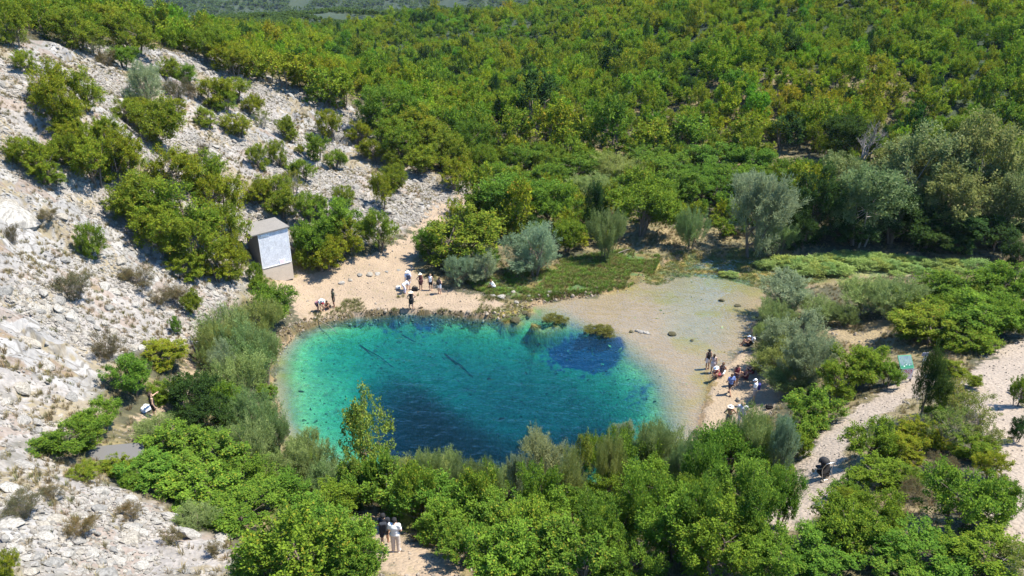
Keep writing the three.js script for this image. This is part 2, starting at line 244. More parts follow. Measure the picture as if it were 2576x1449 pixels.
const bumpTex = (() => { const n = 512, a = new Uint8Array(n * n * 4); for (let j = 0; j < n; j++) for (let i = 0; i < n; i++) { const c = cell(i / n * 32, j / n * 32); const v = clamp(0.45 + 0.5 * (c[1] - c[0]) + 0.18 * c[2] + 0.12 * vnoise(i * 0.31, j * 0.31)) * 255; const o = (j * n + i) * 4; a[o] = a[o + 1] = a[o + 2] = v; a[o + 3] = 255; } return dataTex(a, n, false, true); })();
bumpTex.repeat.set(16, 16);
const groundMat = new THREE.MeshStandardMaterial({ map: dataTex(tex, TEX, true), roughness: 0.95, bumpMap: bumpTex, bumpScale: 0.07 });
{
  const pos = new Float32Array(NG * NG * 3), uv = new Float32Array(NG * NG * 2), idx = new Uint32Array((NG - 1) * (NG - 1) * 6); let q = 0;
  for (let j = 0; j < NG; j++) for (let i = 0; i < NG; i++) { const k = j * NG + i; pos[k * 3] = X0 + i * CELL; pos[k * 3 + 1] = GH[k]; pos[k * 3 + 2] = Z0 + j * CELL; uv[k * 2] = i / (NG - 1); uv[k * 2 + 1] = j / (NG - 1);
    if (i < NG - 1 && j < NG - 1) { idx[q++] = k; idx[q++] = k + NG; idx[q++] = k + 1; idx[q++] = k + 1; idx[q++] = k + NG; idx[q++] = k + NG + 1; } }
  const g = new THREE.BufferGeometry(); g.setAttribute('position', new THREE.BufferAttribute(pos, 3)); g.setAttribute('uv', new THREE.BufferAttribute(uv, 2)); g.setIndex(new THREE.BufferAttribute(idx, 1)); g.computeVertexNormals();
  addTop(tag(mesh('ground', g, groundMat), 'ground of the valley with white scree slope, paths and pool bed', 'ground', null, 'structure'));
}
{ // the land beyond the square, out to the far hills
  const line = (a, b, near) => { const out = []; for (let v = a; v <= b + 1e-6; v += near) out.push(v); return out; };
  const grow = (s, dir, lim) => { const out = []; let st = 2.5, v = s; while (Math.abs(v) < lim) { v += dir * st; st *= 1.11; out.push(v); } return out; };
  const xs = [...grow(X0, -1, 1700).reverse(), ...line(X0, X0 + SIDE, 2), ...grow(X0 + SIDE, 1, 1700)], zs = [...grow(Z0, -1, 2100).reverse(), ...line(Z0, Z0 + SIDE, 2), ...grow(0, 1, 160)];
  const pos = [], col = [], idx = [];
  for (const z of zs) for (const x of xs) { const e = inRect(x, z); pos.push(x, e ? baseH(x, z) - 2 : (x >= X0 && x <= X0 + SIDE && z >= Z0 && z <= 0 ? fineH(clamp(x, X0, X0 + SIDE), clamp(z, Z0, 0)) : baseH(x, z)), z);
    const n = fbm(x * 0.05, z * 0.05, 4), s = smooth(-0.3, 0.3, n + 0.3 * vnoise(x * 0.3, z * 0.3)); col.push(mix(0.012, 0.030, s), mix(0.026, 0.045, s), mix(0.010, 0.018, s)); }
  const nx = xs.length;
  for (let j = 0; j < zs.length - 1; j++) for (let i = 0; i < nx - 1; i++) { if (xs[i] >= X0 && xs[i + 1] <= X0 + SIDE && zs[j] >= Z0 && zs[j + 1] <= Z0 + SIDE) continue; const k = j * nx + i; idx.push(k, k + nx, k + 1, k + 1, k + nx, k + nx + 1); }
  const g = new THREE.BufferGeometry(); g.setAttribute('position', new THREE.Float32BufferAttribute(pos, 3)); g.setAttribute('color', new THREE.Float32BufferAttribute(col, 3)); g.setIndex(idx); g.computeVertexNormals();
  addTop(tag(mesh('hills', g, new THREE.MeshStandardMaterial({ vertexColors: true, roughness: 1 })), 'wooded hills beyond the valley', 'hills', null, 'structure'));
}
// ---------------------------------------------------------------- water: a clear body that takes up red light with depth, under a rippled skin
{
  const out = raster; const shape = new THREE.Shape(); const c = waterW.reduce((a, p) => [a[0] + p[0] / waterW.length, a[1] + p[1] / waterW.length], [0, 0]);
  const wide = waterW.map(([x, z], i) => { const a = waterW[(i + waterW.length - 1) % waterW.length], b = waterW[(i + 1) % waterW.length], tx = b[0] - a[0], tz = b[1] - a[1], l = Math.hypot(tx, tz) || 1; return [x + tz / l * 0.7, z - tx / l * 0.7]; });
  const area = waterW.reduce((s, p, i) => { const q = waterW[(i + 1) % waterW.length]; return s + p[0] * q[1] - q[0] * p[1]; }, 0);
  const ring = area > 0 ? wide : waterW.map(([x, z], i) => [2 * x - wide[i][0], 2 * z - wide[i][1]]);
  ring.forEach(([x, z], i) => i ? shape.lineTo(x, -z) : shape.moveTo(x, -z));
  const water = new THREE.Group(); water.name = 'water';
  const body = new THREE.ExtrudeGeometry(shape, { depth: 14, bevelEnabled: false }); body.rotateX(-Math.PI / 2); body.translate(0, -14, 0);
  const bodyMat = new THREE.MeshPhysicalMaterial({ color: lin(0.05, 0.35, 0.38), transparent: true, opacity: 0.02, roughness: 0.2, specularIntensity: 0, thickness: 8, attenuationColor: lin(0.11, 0.56, 0.735), attenuationDistance: 2.5 });
  mesh('water_body', body, bodyMat, water);
  const top = new THREE.ShapeGeometry(shape); top.rotateX(-Math.PI / 2); top.translate(0, 0.006, 0);
  { const p = top.attributes.position, uv = top.attributes.uv; for (let i = 0; i < p.count; i++) uv.setXY(i, p.getX(i) / 8, p.getZ(i) / 8); }
  const n = 512, a = new Uint8Array(n * n * 4), T = 2 * Math.PI / n; const wr = rng(5), W = []; for (let k = 0; k < 46; k++) { const m = 5 + Math.floor(wr() * 26), th = wr() * 6.283; W.push([Math.round(m * Math.cos(th)), Math.round(m * Math.sin(th)), wr() * 6.283, 1 / m]); }
  for (let j = 0; j < n; j++) for (let i = 0; i < n; i++) { let s = 0; for (const [p, q, f, m] of W) s += m * Math.sin(T * (p * i + q * j) + f); const v = clamp(0.5 + s * 0.42) * 255, o = (j * n + i) * 4; a[o] = a[o + 1] = a[o + 2] = v; a[o + 3] = 255; }
  const ripple = dataTex(a, n, false, true);
  mesh('water_surface', top, new THREE.MeshPhysicalMaterial({ color: 0xffffff, transmission: 1, thickness: 0, ior: 1.33, roughness: 0.04, bumpMap: ripple, bumpScale: 0.06 }), water);
  tag(water, 'clear turquoise spring pool with pale shallow run-off', 'water', null, 'structure');
  scene.add(water); water.children[1].receiveShadow = true;
}
// ---------------------------------------------------------------- plants: leaves are small folded faces on sprays, sprays on limbs
const V3 = THREE.Vector3;
function leafGeometry(seed, o) {
  const r = rng(seed), pos = [], col = [], idx = [], tips = [];
  const rs = () => r() * 2 - 1, dir = () => { const y = rs(), a = r() * 6.2832, q = Math.sqrt(1 - y * y); return new V3(q * Math.cos(a), y, q * Math.sin(a)); };
  const lobes = [[new V3(0, 0, 0), o.core ?? 0.66]];
  for (let k = 0; k < (o.lobes ?? 6); k++) { const d = dir(); d.y = d.y * 0.8 + (o.lobeUp ?? 0.15); d.normalize(); const q = mix(0.20, 0.48, r()); lobes.push([d.multiplyScalar((o.spread ?? 1.10) - q), q * (o.lobeR ?? 1)]); }
  const wsum = lobes.reduce((s, l) => s + l[1] ** 2, 0), a = new V3(), s = new V3(), n = new V3(), p = new V3();
  for (let c = 0; c < o.clumps; c++) {
    let t = r() * wsum, L = lobes[0]; for (const l of lobes) { t -= l[1] ** 2; if (t <= 0) { L = l; break; } }
    const d = dir(); if (d.y < -0.35 && r() < 0.6) d.y *= -1;
    const ctr = L[0].clone().addScaledVector(d, L[1] * mix(o.hollow ?? 0.5, 1.04, Math.sqrt(r())) * (d.y > 0.5 && r() < (o.spiky ?? 0.2) ? 1.18 : 1));
    if (o.shape) o.shape(ctr);
    if (ctr.y < -0.97) ctr.y = -0.97 + 0.2 * r();
    tips.push(ctr);
    const cs = o.cs * mix(0.65, 1.3, r()), hue = r(), out = ctr.clone().setY(ctr.y * 0.7 + (o.up ?? 0.45)).normalize(), spray = out.clone().addScaledVector(dir(), 0.55).normalize();
    for (let k = 0; k < o.leaves; k++) {
      const along = rs(), b = dir().multiplyScalar(cs * Math.cbrt(r()) * (o.thin ?? 0.6));
      p.copy(ctr).add(b).addScaledVector(spray, along * cs * (o.long ?? 0.8));
      a.copy(spray).multiplyScalar(o.follow ?? 0.6).addScaledVector(dir(), 0.8).addScaledVector(b.normalize(), 0.5); a.normalize();
      n.set(rs() * 0.6, 1, rs() * 0.6).addScaledVector(out, 0.5); s.crossVectors(a, n).normalize(); n.crossVectors(s, a).normalize();
      const sz = mix(0.65, 1.3, r()), LL = o.leafL * sz, W = o.leafW * sz, i = pos.length / 3, f = LL * 0.10;
      pos.push(p.x, p.y, p.z, p.x + a.x * LL * 0.45 + s.x * W / 2 + n.x * f, p.y + a.y * LL * 0.45 + s.y * W / 2 + n.y * f, p.z + a.z * LL * 0.45 + s.z * W / 2 + n.z * f,
        p.x + a.x * LL, p.y + a.y * LL, p.z + a.z * LL, p.x + a.x * LL * 0.45 - s.x * W / 2 + n.x * f, p.y + a.y * LL * 0.45 - s.y * W / 2 + n.y * f, p.z + a.z * LL * 0.45 - s.z * W / 2 + n.z * f);
      idx.push(i, i + 1, i + 2, i, i + 2, i + 3);
      const m = clamp(hue * 0.65 + r() * 0.5 - 0.07), [A, B] = o.cols, odd = o.odd && r() < o.odd[3] ? o.odd : null, br = mix(0.85, 1.15, r());
      for (let q = 0; q < 4; q++) col.push((odd ? odd[0] : mix(A[0], B[0], m)) * br, (odd ? odd[1] : mix(A[1], B[1], m)) * br, (odd ? odd[2] : mix(A[2], B[2], m)) * br);
    }
  }
  const lift = 1 + (o.lift ?? 0);
  for (let i = 1; i < pos.length; i += 3) pos[i] += lift;
  const g = new THREE.BufferGeometry(); g.setAttribute('position', new THREE.Float32BufferAttribute(pos, 3)); g.setAttribute('color', new THREE.Float32BufferAttribute(col, 3)); g.setIndex(idx);
  for (const t of tips) t.y += lift;
  return { g, tips, r };
}
function limb(out, pts, r0, r1, sides = 5) {   // a tapered tube through points
  const base = out.pos.length / 3, up = new V3(0, 1, 0), t = new V3(), b = new V3(), c = new V3();
  pts.forEach((p, i) => { t.copy(pts[Math.min(i + 1, pts.length - 1)]).sub(pts[Math.max(i - 1, 0)]).normalize(); b.crossVectors(t, Math.abs(t.y) > 0.95 ? new V3(1, 0, 0) : up).normalize(); c.crossVectors(t, b); const rr = mix(r0, r1, i / (pts.length - 1)); for (let k = 0; k < sides; k++) { const a = k / sides * 6.2832; out.pos.push(p.x + rr * (Math.cos(a) * b.x + Math.sin(a) * c.x), p.y + rr * (Math.cos(a) * b.y + Math.sin(a) * c.y), p.z + rr * (Math.cos(a) * b.z + Math.sin(a) * c.z)); } });
  for (let i = 0; i < pts.length - 1; i++) for (let k = 0; k < sides; k++) { const a = base + i * sides + k, d = base + i * sides + (k + 1) % sides; out.idx.push(a, d, a + sides, d, d + sides, a + sides); }
}
function limbGeometry(out) { const g = new THREE.BufferGeometry(); g.setAttribute('position', new THREE.Float32BufferAttribute(out.pos, 3)); g.setIndex(out.idx); g.computeVertexNormals(); return g; }
function woody(tips, r, o) {
  const out = { pos: [], idx: [] }, h = 1 + (o.lift ?? 0), stems = o.stems ?? 3, th = o.trunk ?? 0.05;
  for (let s = 0; s < stems; s++) {
    const a = r() * 6.28, q = stems > 1 ? 0.12 : 0, foot = new V3(Math.cos(a) * q, -0.15, Math.sin(a) * q), knee = new V3(Math.cos(a) * q * 2.2 + (r() - 0.5) * 0.1, h * 0.5, Math.sin(a) * q * 2.2 + (r() - 0.5) * 0.1), head = new V3(Math.cos(a) * q * 3, h * 1.05, Math.sin(a) * q * 3);
    limb(out, [foot, knee, head], th, th * 0.45);
    for (let k = 0; k < (o.limbs ?? 7); k++) { const t = tips[(r() * tips.length) | 0], from = foot.clone().lerp(head, mix(0.35, 0.95, r())), m = from.clone().lerp(t, 0.55); m.y -= 0.06; limb(out, [from, m, t], th * 0.4, th * 0.1, 4); }
  }
  return limbGeometry(out);
}
const leafMats = new Map();
function leafMat(tint, trans = 0.40) { const k = tint.join() + trans; if (!leafMats.has(k)) leafMats.set(k, new THREE.MeshPhysicalMaterial({ color: lin(...tint), vertexColors: true, roughness: 1, specularIntensity: 0.12, transmission: trans, thickness: 0, side: THREE.DoubleSide })); return leafMats.get(k); }
const barkMat = std(lin(0.16, 0.125, 0.095), 0.95), greyBark = std(lin(0.30, 0.27, 0.235), 0.95);
// kinds of plant; *_far are the same kinds for trees that stand farther off, with leaf clusters in place of single leaves
const KIND = {
  hornbeam: { cols: [[0.085, 0.150, 0.012], [0.270, 0.315, 0.026]], odd: [0.27, 0.20, 0.03, 0.06], clumps: 230, leaves: 66, cs: 0.155, leafL: 0.061, leafW: 0.036, spiky: 0.7, lobes: 9 },
  broadleaf: { cols: [[0.058, 0.130, 0.014], [0.185, 0.290, 0.028]], odd: [0.22, 0.27, 0.03, 0.06], clumps: 230, leaves: 66, cs: 0.155, leafL: 0.059, leafW: 0.037, spiky: 0.5, lobes: 9 },
  fig: { cols: [[0.065, 0.145, 0.015], [0.205, 0.320, 0.034]], odd: [0.31, 0.31, 0.04, 0.07], clumps: 220, leaves: 60, cs: 0.155, leafL: 0.069, leafW: 0.044, spiky: 0.55, lobes: 9 },
  dark: { cols: [[0.022, 0.055, 0.012], [0.066, 0.120, 0.022]], clumps: 210, leaves: 63, cs: 0.16, leafL: 0.062, leafW: 0.039, spiky: 0.3 },
  willow: { cols: [[0.150, 0.215, 0.058], [0.330, 0.390, 0.145]], clumps: 240, leaves: 78, cs: 0.18, leafL: 0.078, leafW: 0.019, spiky: 0.7, up: 1.3, long: 1.7, thin: 0.42, follow: 1.3, lobes: 9 },
  silver: { cols: [[0.180, 0.235, 0.120], [0.370, 0.420, 0.245]], clumps: 240, leaves: 75, cs: 0.17, leafL: 0.074, leafW: 0.020, spiky: 0.55, up: 1.0, long: 1.4, thin: 0.45, follow: 1.2, lobes: 9 },
  poplar: { cols: [[0.120, 0.180, 0.020], [0.290, 0.320, 0.050]], odd: [0.33, 0.28, 0.06, 0.08], clumps: 150, leaves: 39, cs: 0.16, leafL: 0.055, leafW: 0.044, spiky: 0.4, up: 1.2, core: 0.7, lobes: 6, hollow: 0.3, shape: (p) => { const k = 1.15 - 0.5 * clamp(p.y + 0.3); p.x *= k; p.z *= k; } },
  whitepoplar: { cols: [[0.105, 0.145, 0.045], [0.260, 0.310, 0.115]], odd: [0.29, 0.31, 0.14, 0.14], clumps: 330, leaves: 57, cs: 0.16, leafL: 0.061, leafW: 0.036, spiky: 0.3, lobes: 13, core: 0.8, trunk: 0.03 },
  juniper: { cols: [[0.028, 0.066, 0.018], [0.082, 0.135, 0.030]], clumps: 190, leaves: 69, cs: 0.14, leafL: 0.066, leafW: 0.025, up: 1.4, long: 1.3, lobes: 3, stems: 1, shape: (p) => { const k = 1.05 - 0.62 * clamp((p.y + 0.6) / 1.6); p.x *= k; p.z *= k; } },
  sparse: { cols: [[0.095, 0.140, 0.025], [0.210, 0.230, 0.045]], odd: [0.26, 0.21, 0.09, 0.1], clumps: 100, leaves: 45, cs: 0.15, leafL: 0.062, leafW: 0.031, spiky: 0.4, lobes: 9, hollow: 0.75, limbs: 14, trunk: 0.035 },
  scrub: { cols: [[0.090, 0.085, 0.038], [0.200, 0.170, 0.088]], odd: [0.20, 0.12, 0.06, 0.15], clumps: 90, leaves: 69, cs: 0.24, leafL: 0.101, leafW: 0.019, up: 1.2, long: 1.2, thin: 0.5, follow: 1.2, spiky: 0.5, stems: 5, trunk: 0.02 },
};
const FAR = { clumps: 62, leaves: 17, leafMul: 2.15 };
const protos = new Map();
function proto(kind, i, far) {
  const key = kind + i + (far ? 'f' : '');
  if (!protos.has(key)) {
    const k = KIND[kind], o = far ? { ...k, clumps: Math.round(k.clumps * 0.40), leaves: Math.round(k.leaves * 0.46), leafL: k.leafL * 2.0, leafW: k.leafW * 2.0, cs: k.cs * 1.15 } : k;
    const { g, tips, r } = leafGeometry(1000 + i * 37 + kind.length * 911 + kind.charCodeAt(0) * 7 + (far ? 5 : 0), o);
    protos.set(key, { leaves: g, wood: woody(tips, r, { ...o, limbs: far ? 3 : o.limbs, stems: far ? 2 : o.stems }), lift: o.lift ?? 0 });
  }
  return protos.get(key);
}
const NAMES = { hornbeam: 'hornbeam_bush', broadleaf: 'leafy_bush', fig: 'fig_bush', dark: 'oak_tree', willow: 'willow_bush', silver: 'silver_willow', poplar: 'poplar_sapling', whitepoplar: 'white_poplar', juniper: 'juniper_tree', sparse: 'open_tree', scrub: 'dry_shrub' };
const CATS = { hornbeam: 'bush', broadleaf: 'bush', fig: 'bush', dark: 'tree', willow: 'bush', silver: 'bush', poplar: 'tree', whitepoplar: 'tree', juniper: 'tree', sparse: 'tree', scrub: 'shrub' };
const LOOKS = { hornbeam: 'yellow-green tufted hornbeam bush', broadleaf: 'mid-green leafy bush', fig: 'bright green broad-leaved bush', dark: 'dark green dense oak', willow: 'grey-green narrow-leaved willow bush', silver: 'silvery willow bush', poplar: 'slender light green poplar sapling', whitepoplar: 'tall grey-green poplar', juniper: 'dark conical evergreen', sparse: 'thin open-crowned tree showing its limbs', scrub: 'dry brownish low shrub' };
const standing = [], pr = rng(4242);
const TINTS = [[1, 1, 1], [1.12, 1.0, 0.8], [0.86, 0.98, 1.0], [1.08, 1.08, 1.0], [0.9, 0.9, 0.85]];
function plantAt(kind, x, z, a, c, where, group, far, label) {
  const p = proto(kind, (pr() * (far ? 4 : 3)) | 0, far), t = new THREE.Group(); t.name = numbered(NAMES[kind]);
  t.position.set(x, ground(x, z) - 0.04 * c, z); t.scale.set(a * mix(0.95, 1.05, pr()), c, a); t.rotation.set((pr() - 0.5) * 0.1, pr() * 6.283, (pr() - 0.5) * 0.1);
  mesh('crown', p.leaves, leafMat(TINTS[(pr() * TINTS.length) | 0], far ? 0.30 : 0.40), t); mesh('trunk', p.wood, kind === 'whitepoplar' || kind === 'sparse' ? greyBark : barkMat, t);
  const size = a < 0.8 ? 'small ' : a > 2.2 ? 'large ' : '', form = c > 1.45 * a ? 'upright ' : c < 0.68 * a ? 'low spreading ' : c < 0.95 * a ? '' : 'rounded ';
  tag(t, label ?? size + form + LOOKS[kind] + ' ' + where, CATS[kind], group ?? LOOKS[kind] + ' ' + where);
  addTop(t); standing.push([x, z, a]); return t;
}
function plantPx(kind, cx, cy, w, h, where, label, group) {
  const fit = /scree slope|crest/.test(where) ? 1.04 : 1.05;   // an outline in the photograph: its distance comes from where its foot meets the ground
  const lift = 1 + (KIND[kind].lift ?? 0); let c = 1.2, hit, a;
  for (let k = 0; k < 5; k++) {
    hit = castBase(cx, cy, ground, c * lift * 0.92); const t = hit[2], rr = ray(cx, cy), th = Math.atan2(-rr[1], -rr[2]);
    a = fit * w / 2 * t / FOCAL; const b = fit * h / 2 * t / FOCAL; c = clamp(Math.sqrt(Math.max(0.04, b * b - (a * Math.sin(th)) ** 2)) / Math.cos(th), (/in front of the pool|lower edge/.test(where) ? 0.95 : 0.5) * a, (kind === 'whitepoplar' ? 1.25 : 2.8) * a);
  }
  return plantAt(kind, hit[0], hit[1], a * 0.97, c * 0.97, where, group, hit[2] > 100, label);
}
const K = { h: 'hornbeam', g: 'broadleaf', b: 'fig', d: 'dark', w: 'willow', s: 'silver', p: 'poplar', v: 'whitepoplar', j: 'juniper', o: 'sparse', y: 'scrub' };
const BUSHES = {
  'on the white scree slope': 'h 180 330 90 80|h 270 330 80 80|h 350 270 70 60|h 440 270 60 50|h 760 430 70 60|h 730 340 40 40|h 27 67 92 110|h 67 153 62 62|h 110 213 112 112|h 150 260 112 122|h 213 227 92 110|h 160 293 82 82|h 187 77 132 100|h 143 33 142 72|o 233 113 82 62|g 307 143 72 62|y 267 147 62 40|h 333 87 132 100|h 300 40 122 82|h 60 30 130 70|h 240 40 110 70|h 393 55 92 90|h 413 173 72 52|g 467 187 72 62|s 360 217 92 112|y 443 223 72 52|h 533 227 92 72|h 593 220 72 62|h 563 253 72 62|h 317 283 76 66|h 397 317 142 132|h 633 267 62 56|o 660 298 50 50|h 520 297 62 52|h 597 313 82 66|h 717 320 56 56|h 827 310 66 86|h 650 392 55 70|h 700 385 58 76|g 797 370 72 66|h 753 377 26 26|g 840 403 62 56|h 60 383 82 92|h 100 407 92 112|h 167 383 92 92|h 233 400 122 132|h 293 393 112 132|h 213 340 62 82|h 320 410 82 92|h 127 437 82 62|h 902 337 62 62|h 939 380 76 62|h 989 443 62 72|g 230 605 72 106|y 180 720 132 58|y 350 700 100 50|y 445 740 84 40|y 60 1270 110 70|y 270 870 80 76|y 30 590 40 50|y 400 750 60 40|h 10 1420 62 82|y 200 1330 90 50|y 330 1290 70 36|y 130 1240 60 40|y 120 540 60 30|y 540 1380 50 40|y 430 1350 60 40|y 510 380 30 40|y 480 232 60 40',
  'along the crest of the scree spur': 'h 417 67 62 72|h 467 92 92 74|h 520 112 102 92|h 583 145 112 92|h 633 160 92 82|h 675 172 70 66|h 717 180 112 82|h 767 190 92 82|h 817 220 112 92|h 856 238 92 82',
  'in the thicket beside the concrete hut': 'h 430 430 132 112|h 500 442 122 112|h 380 500 152 132|h 450 530 182 162|h 540 500 132 142|h 556 580 122 142|h 480 620 142 142|h 400 570 132 132|h 540 660 112 100|h 330 512 112 112|h 592 640 62 110|h 470 668 92 72|h 575 690 60 50|h 640 480 82 72|h 690 482 92 92|o 735 460 72 66|h 700 512 102 82|g 772 522 92 82|g 840 562 132 122|g 790 600 102 112|h 870 592 102 102|h 815 642 92 90|g 756 612 52 82|h 764 652 46 56|h 950 582 92 112|h 960 482 62 92|h 990 452 62 62|h 870 492 62 62|g 640 690 40 60|g 648 715 50 50',
  'at the foot of the scree spur': 'g 972 273 132 132|h 1045 322 152 112|h 1092 352 132 112|g 1192 352 102 122|h 1225 402 72 92|h 1292 377 72 62|h 1009 350 122 122|h 1065 402 102 82|h 1142 440 92 82|h 992 402 52 52|h 1000 300 80 80|h 1140 390 90 80|g 1180 300 80 90',
  'among the lower forest edge': 'd 1352 253 142 132|h 1302 322 92 92|h 1392 322 122 122|g 1535 317 122 152|g 1092 213 82 82|d 1542 167 92 92|h 1450 360 100 90|g 1320 400 110 90|h 1640 350 110 90|g 1750 330 110 90|h 1870 340 120 90|d 1970 330 90 90|h 2050 300 110 90|g 1260 440 90 70|h 1380 410 100 90',
  'in the tangled growth on the valley floor': 'g 1450 422 142 84|w 1560 432 152 74|g 1680 422 152 84|g 1800 402 142 74|g 1850 442 122 74|g 1950 472 102 84|w 1500 472 122 84|g 1700 472 142 94|g 1620 392 120 70|g 1760 440 110 70|g 1900 410 120 80|g 1990 430 90 80|g 1370 450 110 80|g 1590 470 100 70|g 1800 480 100 70',
  'on the far bank of the pool': 's 1905 552 190 205|s 1880 478 110 90|w 1960 600 90 90|g 1310 502 202 142|g 1240 522 122 112|g 1390 512 132 132|j 1490 520 82 156|w 1524 590 82 132|g 1610 522 182 152|g 1670 500 90 90|w 1742 572 72 112|h 1150 600 212 152|s 1345 632 152 132|s 1157 680 72 82|s 1215 672 92 82|g 1230 650 80 60|g 1430 590 90 90|g 1090 610 90 90',
  'by the shaded riverbank under the poplars': 'd 2060 520 150 180|v 2180 520 180 210|v 2320 450 212 232|v 2450 430 202 262|v 2535 510 152 302|d 2260 545 180 150|d 2400 570 200 120|d 2140 345 132 130|g 2540 300 82 92|v 2260 440 150 160|v 2400 520 180 180|d 2510 590 140 90|d 2150 575 160 90|d 2320 590 150 60|d 2020 580 90 110|d 2560 645 72 82|g 2450 330 110 90|v 2120 450 120 130',
  'on the right shore of the run-off': 's 1985 748 160 110|w 1945 790 100 90|w 2055 775 110 80|s 2010 860 170 140|w 1968 905 140 120|s 2035 915 140 140|w 2000 955 130 80|w 2190 742 152 112|w 2252 752 132 122|w 2130 792 60 60|w 1925 850 60 70',
  'in the scrub above the right shore': 'g 2310 762 132 92|g 2420 742 202 112|g 2530 722 152 122|h 2350 822 182 112|g 2470 802 202 112|g 2545 790 122 102|g 2290 830 80 70|g 2400 780 120 90|h 2430 850 130 60|g 2390 715 90 60',
  'by the gravel footpath': 'o 2400 1000 120 100|h 2445 1120 110 90|g 2390 1010 60 60|h 2500 1180 90 90|o 2480 1100 100 90|g 2350 1040 60 50|g 2520 1260 90 120|h 2450 960 50 40|h 2400 925 80 40|h 2170 922 150 126|h 2115 962 102 96|g 2235 945 80 76|j 2336 965 110 214|b 2050 1030 132 112|b 2016 1072 92 82|g 2186 1108 132 126|g 2205 1192 152 112|h 2284 1132 102 82|o 2390 1082 142 122|h 2330 1092 122 92|o 2452 1042 122 112|d 2566 1082 50 66|g 2566 985 56 80|g 2420 1252 192 192|g 2330 1402 220 160|g 2480 1402 202 152|g 2130 1322 172 162|g 2205 1282 122 122|g 2070 1400 190 130|b 2250 1442 152 82|h 2290 1200 70 60|o 2540 1420 120 110|g 2120 1230 80 70|y 2290 1240 90 60|y 2370 1170 90 60',
  'between the beach and the footpath': 'g 1830 1162 152 192|w 1905 1130 122 182|s 1962 1142 84 162|g 1785 1202 122 182|g 1870 1262 192 192|g 1972 1250 92 150|w 1902 1085 82 82|b 2000 1120 70 80|g 1930 1210 90 110',
  'on the bank in front of the pool': 'w 1000 1220 70 140|w 1075 1212 70 150|w 1160 1215 60 130|w 1240 1225 60 130|s 1300 1215 60 120|w 1440 1225 80 160|w 1530 1185 80 180|w 1640 1155 90 180|w 1722 1175 90 180|g 1560 1145 90 150|g 1790 1150 100 180|w 1850 1110 90 120|p 1460 1160 70 150|g 1350 1240 110 180|p 880 1190 90 160|b 960 1210 90 150|g 1620 1290 120 220|g 1760 1310 130 240|b 1210 1260 110 170|b 1050 1250 110 170|g 1900 1300 130 220|g 1500 1340 120 200|w 1680 1152 142 156|g 1600 1172 132 172|s 1566 1100 60 70|g 1490 1142 66 116|s 1372 1172 132 172|w 1270 1202 82 76|w 1195 1205 52 92|w 1130 1195 92 112|w 1040 1205 142 92|w 1230 1210 60 50|s 1420 1215 70 110|b 990 1242 152 112|b 900 1232 132 122|b 1082 1272 162 122|b 1172 1292 152 112|b 1252 1302 152 122|b 1332 1342 162 132|b 1165 1372 132 112|b 1402 1292 122 122|g 1482 1282 132 132|g 1562 1322 172 182|g 1702 1332 202 222|g 1820 1382 222 182|b 1452 1402 202 122|b 1252 1412 202 112|g 1602 1422 152 82|g 1950 1402 162 142|g 1642 1232 152 152|g 1760 1270 120 130|b 1340 1430 130 80|g 1540 1240 110 110|b 1110 1320 120 90',
  'on the left bank of the pool': 'w 540 870 90 120|w 660 900 80 130|s 570 930 90 120|g 690 758 112 112|w 655 812 102 122|w 572 832 122 142|w 612 882 152 162|w 600 962 142 142|w 642 1052 112 152|w 622 1122 122 142|g 555 1002 92 92|d 482 1002 132 132|d 522 1052 122 112|g 422 982 92 74|g 322 952 122 112|h 402 892 122 66|w 382 1082 102 66|g 172 1112 152 112|g 250 1052 112 92|g 226 1110 90 70|b 422 1132 182 132|b 522 1152 192 142|b 352 1190 142 96|g 602 1202 152 122|b 502 1232 192 122|g 622 1282 192 122|w 722 1172 112 112|w 792 1182 112 122|w 772 1122 82 82|g 702 1242 142 122|w 832 1212 102 112|g 822 1262 142 112|h 480 762 60 66|g 440 820 32 50|w 690 1100 70 120|g 560 1110 110 90|w 530 900 60 90|b 450 1190 150 100|h 300 1170 90 50|h 200 1190 80 40',
  'at the lower edge of the scree': 'b 915 1405 110 130|b 742 1402 242 172|b 852 1372 172 172|b 662 1422 142 102|b 790 1320 150 90|b 880 1430 120 90',
};
for (const [where, list] of Object.entries(BUSHES)) for (const e of list.split('|')) { const [k, ...n] = e.split(' '); plantPx(K[k], ...n.map(Number), where); }
plantPx('poplar', 932, 1095, 170, 270, '', 'tall slender poplar sapling rising above the others against the turquoise pool', 'poplar saplings before the pool');
plantPx('poplar', 1322, 1150, 62, 130, '', 'short poplar sapling beside the silvery willow before the deep blue water', 'poplar saplings before the pool');

